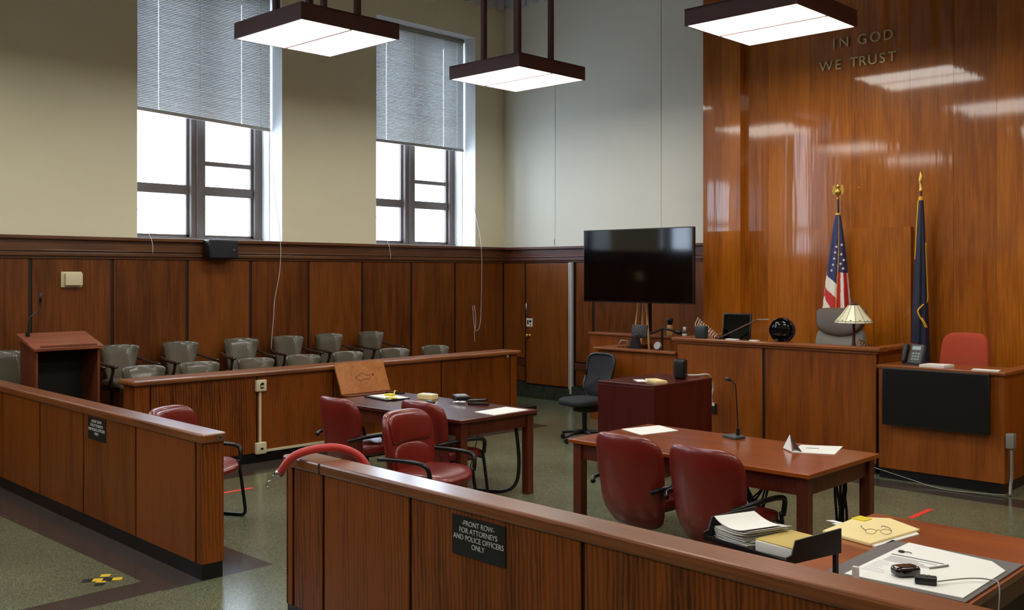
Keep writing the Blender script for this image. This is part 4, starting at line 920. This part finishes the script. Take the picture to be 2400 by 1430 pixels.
b.lathe([(.12, 0), (.09, .012), (.03, .018), (.0, .02)], BLACKG, M=Mx((0, -.055, .25), rx=pi/2), n=36)
b.build('grille', r); MB().cyl((0, -.07, .25), .012, .01, CHROME, axis='y').build('hub', r); MB().cyl((0, 0, 0), .07, .02, BLACK).cyl((0, 0, .02), .015, .1, BLACK).build('base', r)
b = MB().tube([(-6.03+5.75, 9.56-9.7, 1.24-1.1), (0, 0, .3), (.12, .02, .36)], .008, mat('bronze_arm', (90, 66, 52), .4), 8); r = empty('swing_arm', (-5.75, 9.7, 1.1), 0, 'thin bronze swing arm slanting in front of the bench monitor', 'arm'); b.build('arm', r); MB().box(-.3, -.25, -.16, -.1, .14, .15, BLACK).build('clamp', r); MB().tube([(.12, .02, .36), (.26, .03, .365)], .006, GREY, 8).build('tip', r)
c = MB().box(-.07, .07, -.03, .03, 0, .01, PAPER).build('note_card'); c.location = (-5.82, 9.52, 1.2405); tag(c, 'small white card on the bench edge under the monitor', 'card')
c = MB().box(-.05, .05, -.03, .03, 0, .01, PAPER).build('note_card'); c.location = (-5.55, 9.52, 1.2405); tag(c, 'small white card on the bench edge under the fan', 'card')
def wire_rack(x, y, z, n, label, dark=True, hgt=.2, step=.028):
    r = empty('wire_organizer', (x, y, z), 0, label, 'organizer')
    for i in range(n):
        h = hgt*(1-.55*i/n)
        MB().tube([(step*i, -.04, 0), (step*i-.005, -.04, h*.8), (step*i+.006, 0, h), (step*i, .04, h*.8), (step*i, .04, 0)], .004, mat('pale_wire', (214, 196, 180), .4) if dark else mat('copper_wire', (120, 70, 40), .5), 6).build('divider', r)
    MB().box(-.02, step*n, -.05, .05, 0, .006, CHROME if dark else BLACK).build('base', r)
    return r
wire_rack(-6.4, 9.72, 1.2, 10, 'pale wire file organizer at the left end of the judge bench', hgt=.36)
bpy.data.objects['wire_organizer'].location.z = 1.1
o = MB().rbox(-.065, .065, -.04, .04, 0, .14, mat('dark_slate', (46, 54, 54), .4), .012).build('card_holder'); o.location = (-6.21, 9.51, 1.2405); tag(o, 'dark slate block at the left end of the judge bench', 'holder')
wire_rack(-4.5, 9.78, 1.1, 10, 'copper coloured wire organizer at the right end of the judge bench', False, .2, .024)
# lamp
r = empty('table_lamp', (-4.6, 9.87, 1.1), 0, 'table lamp with cream stained glass shade on the judge bench', 'lamp')
sh = []; nseg = 12
b = MB(); v = []
for k, (rr, z) in enumerate([(.055, .54), (.12, .45), (.185, .375), (.192, .355)]):
    for i in range(nseg): v.append((rr*cos(2*pi*i/nseg), rr*sin(2*pi*i/nseg), z))
LEAD = mat('lead_came', (70, 72, 56), .5)
b._add(v, [(k*nseg+i, k*nseg+(i+1) % nseg, (k+1)*nseg+(i+1) % nseg, (k+1)*nseg+i) for k in range(3) for i in range(nseg)], SHADE)
so = b.build('lamp_shade', r); md = so.modifiers.new('s', 'SOLIDIFY'); md.thickness = .004
b = MB()
for i in range(nseg):
    b.tube([v[i], v[nseg+i], v[2*nseg+i], v[3*nseg+i]], .0022, LEAD, 5)
    b.sell(.011, .004, .008, 1, 1, mat('amber_glass', (176, 150, 96), .3), None, 10, 6, Mx(Vector((.172*cos(2*pi*(i+.5)/nseg), .172*sin(2*pi*(i+.5)/nseg), .385)), rz=2*pi*(i+.5)/nseg+pi/2))
for k in (0, 2, 3): b.tube([v[k*nseg+i % nseg] for i in range(nseg+1)], .0025, LEAD, 5)
b.build('leading', so)
MB().lathe([(.08, 0), (.08, .015), (.03, .03), (.02, .06), (.026, .1), (.016, .16), (.014, .4), (.02, .42), (.014, .53), (.03, .545), (.03, .55), (.012, .56), (.014, .58), (.0, .6)], mat('lamp_bronze', (78, 44, 30), .35, metal=.3), n=20).build('stand', r)
# clerk desk things
r = empty('desk_phone', (-3.88, 9.55, 1.0905), R(-12), 'grey office telephone on the clerk desk', 'telephone')
MB().rbox(-.03, .11, -.02, .02, .01, .2, GREYP, .006, Mx(rx=-.35)).build('body', r); MB().box(-.005, .085, -.0225, -.0195, .145, .18, mat('phone_display', (150, 170, 168), .3), Mx(rx=-.35)).build('display', r)
MB().rbox(-.09, -.04, -.05, .0, .01, .2, BLACK, .018, Mx(rx=-.3)).build('handset', r); MB().box(-.08, .1, -.02, .1, 0, .02, BLACK).build('base', r)
for i in range(3):
    for j in range(3): MB().box(.005+.03*i, .025+.03*i, -.0225, -.0195, .045+.028*j, .06+.028*j, mat('phone_key', (150, 160, 158), .5), Mx(rx=-.35)).build('key', r)
sheet([(-3.74, 9.4), (-3.52, 9.42), (-3.5, 9.62), (-3.72, 9.6)], 1.0905, PAPER, 'white folded papers beside the office telephone', 'paper_stack', 'paper', .022)
sheet([(-3.26, 9.37), (-3.03, 9.38), (-3.05, 9.5), (-3.28, 9.5)], 1.0905, PAPER, 'white sheet at the right end of the clerk desk', h=.008)
r = empty('junction_box', (-2.93, 9.42, .42), 0, 'grey electrical box on a pipe at the corner of the clerk desk', 'electrical box')
MB().rbox(-.04, .03, -.05, .03, 0, .13, GREY, .006).build('box', r); MB().tube([(0, -.01, 0), (.0, -.01, -.25), (-.005, -.02, -.32), (.0, -.05, -.415)], .014, GREY, 10, smoothpath=4).build('conduit_pipe', r)
cable([(-4.15, 9.33, .1), (-3.8, 9.28, .05), (-3.5, 9.24, .01), (-3.2, 9.25, .012), (-2.95, 9.32, .02)], 'thin white cable along the floor before the clerk desk', .0035, GREY)

# tape on the floor
def tape(pts, m, label): 
    o = sheet(pts, .0012, m, label, 'floor_tape', 'tape', .0012); return o
tape(rect(-8.05, 4.79, .05, .3, 0), TAPER, 'red tape strip on the floor beside the left barrier end')
tape(rect(-3.25, 8.2, .05, .42, 0), TAPER, 'red tape strip on the floor before the clerk desk')
r = empty('cross_tape', (-6.33, 2.79, .0015), R(10), 'yellow and black tape cross on the floor in front of the left barrier', 'tape')
for a in (45, -45):
    b = MB()
    for i in range(4): b.box(-.12+.06*i, -.06+.06*i, -.03, .03, 0, .0012 + (.0008 if a > 0 else 0), TAPEY if i % 2 == (a > 0) else BLACK, Mx(rz=R(a)))
    b.build('strip', r)
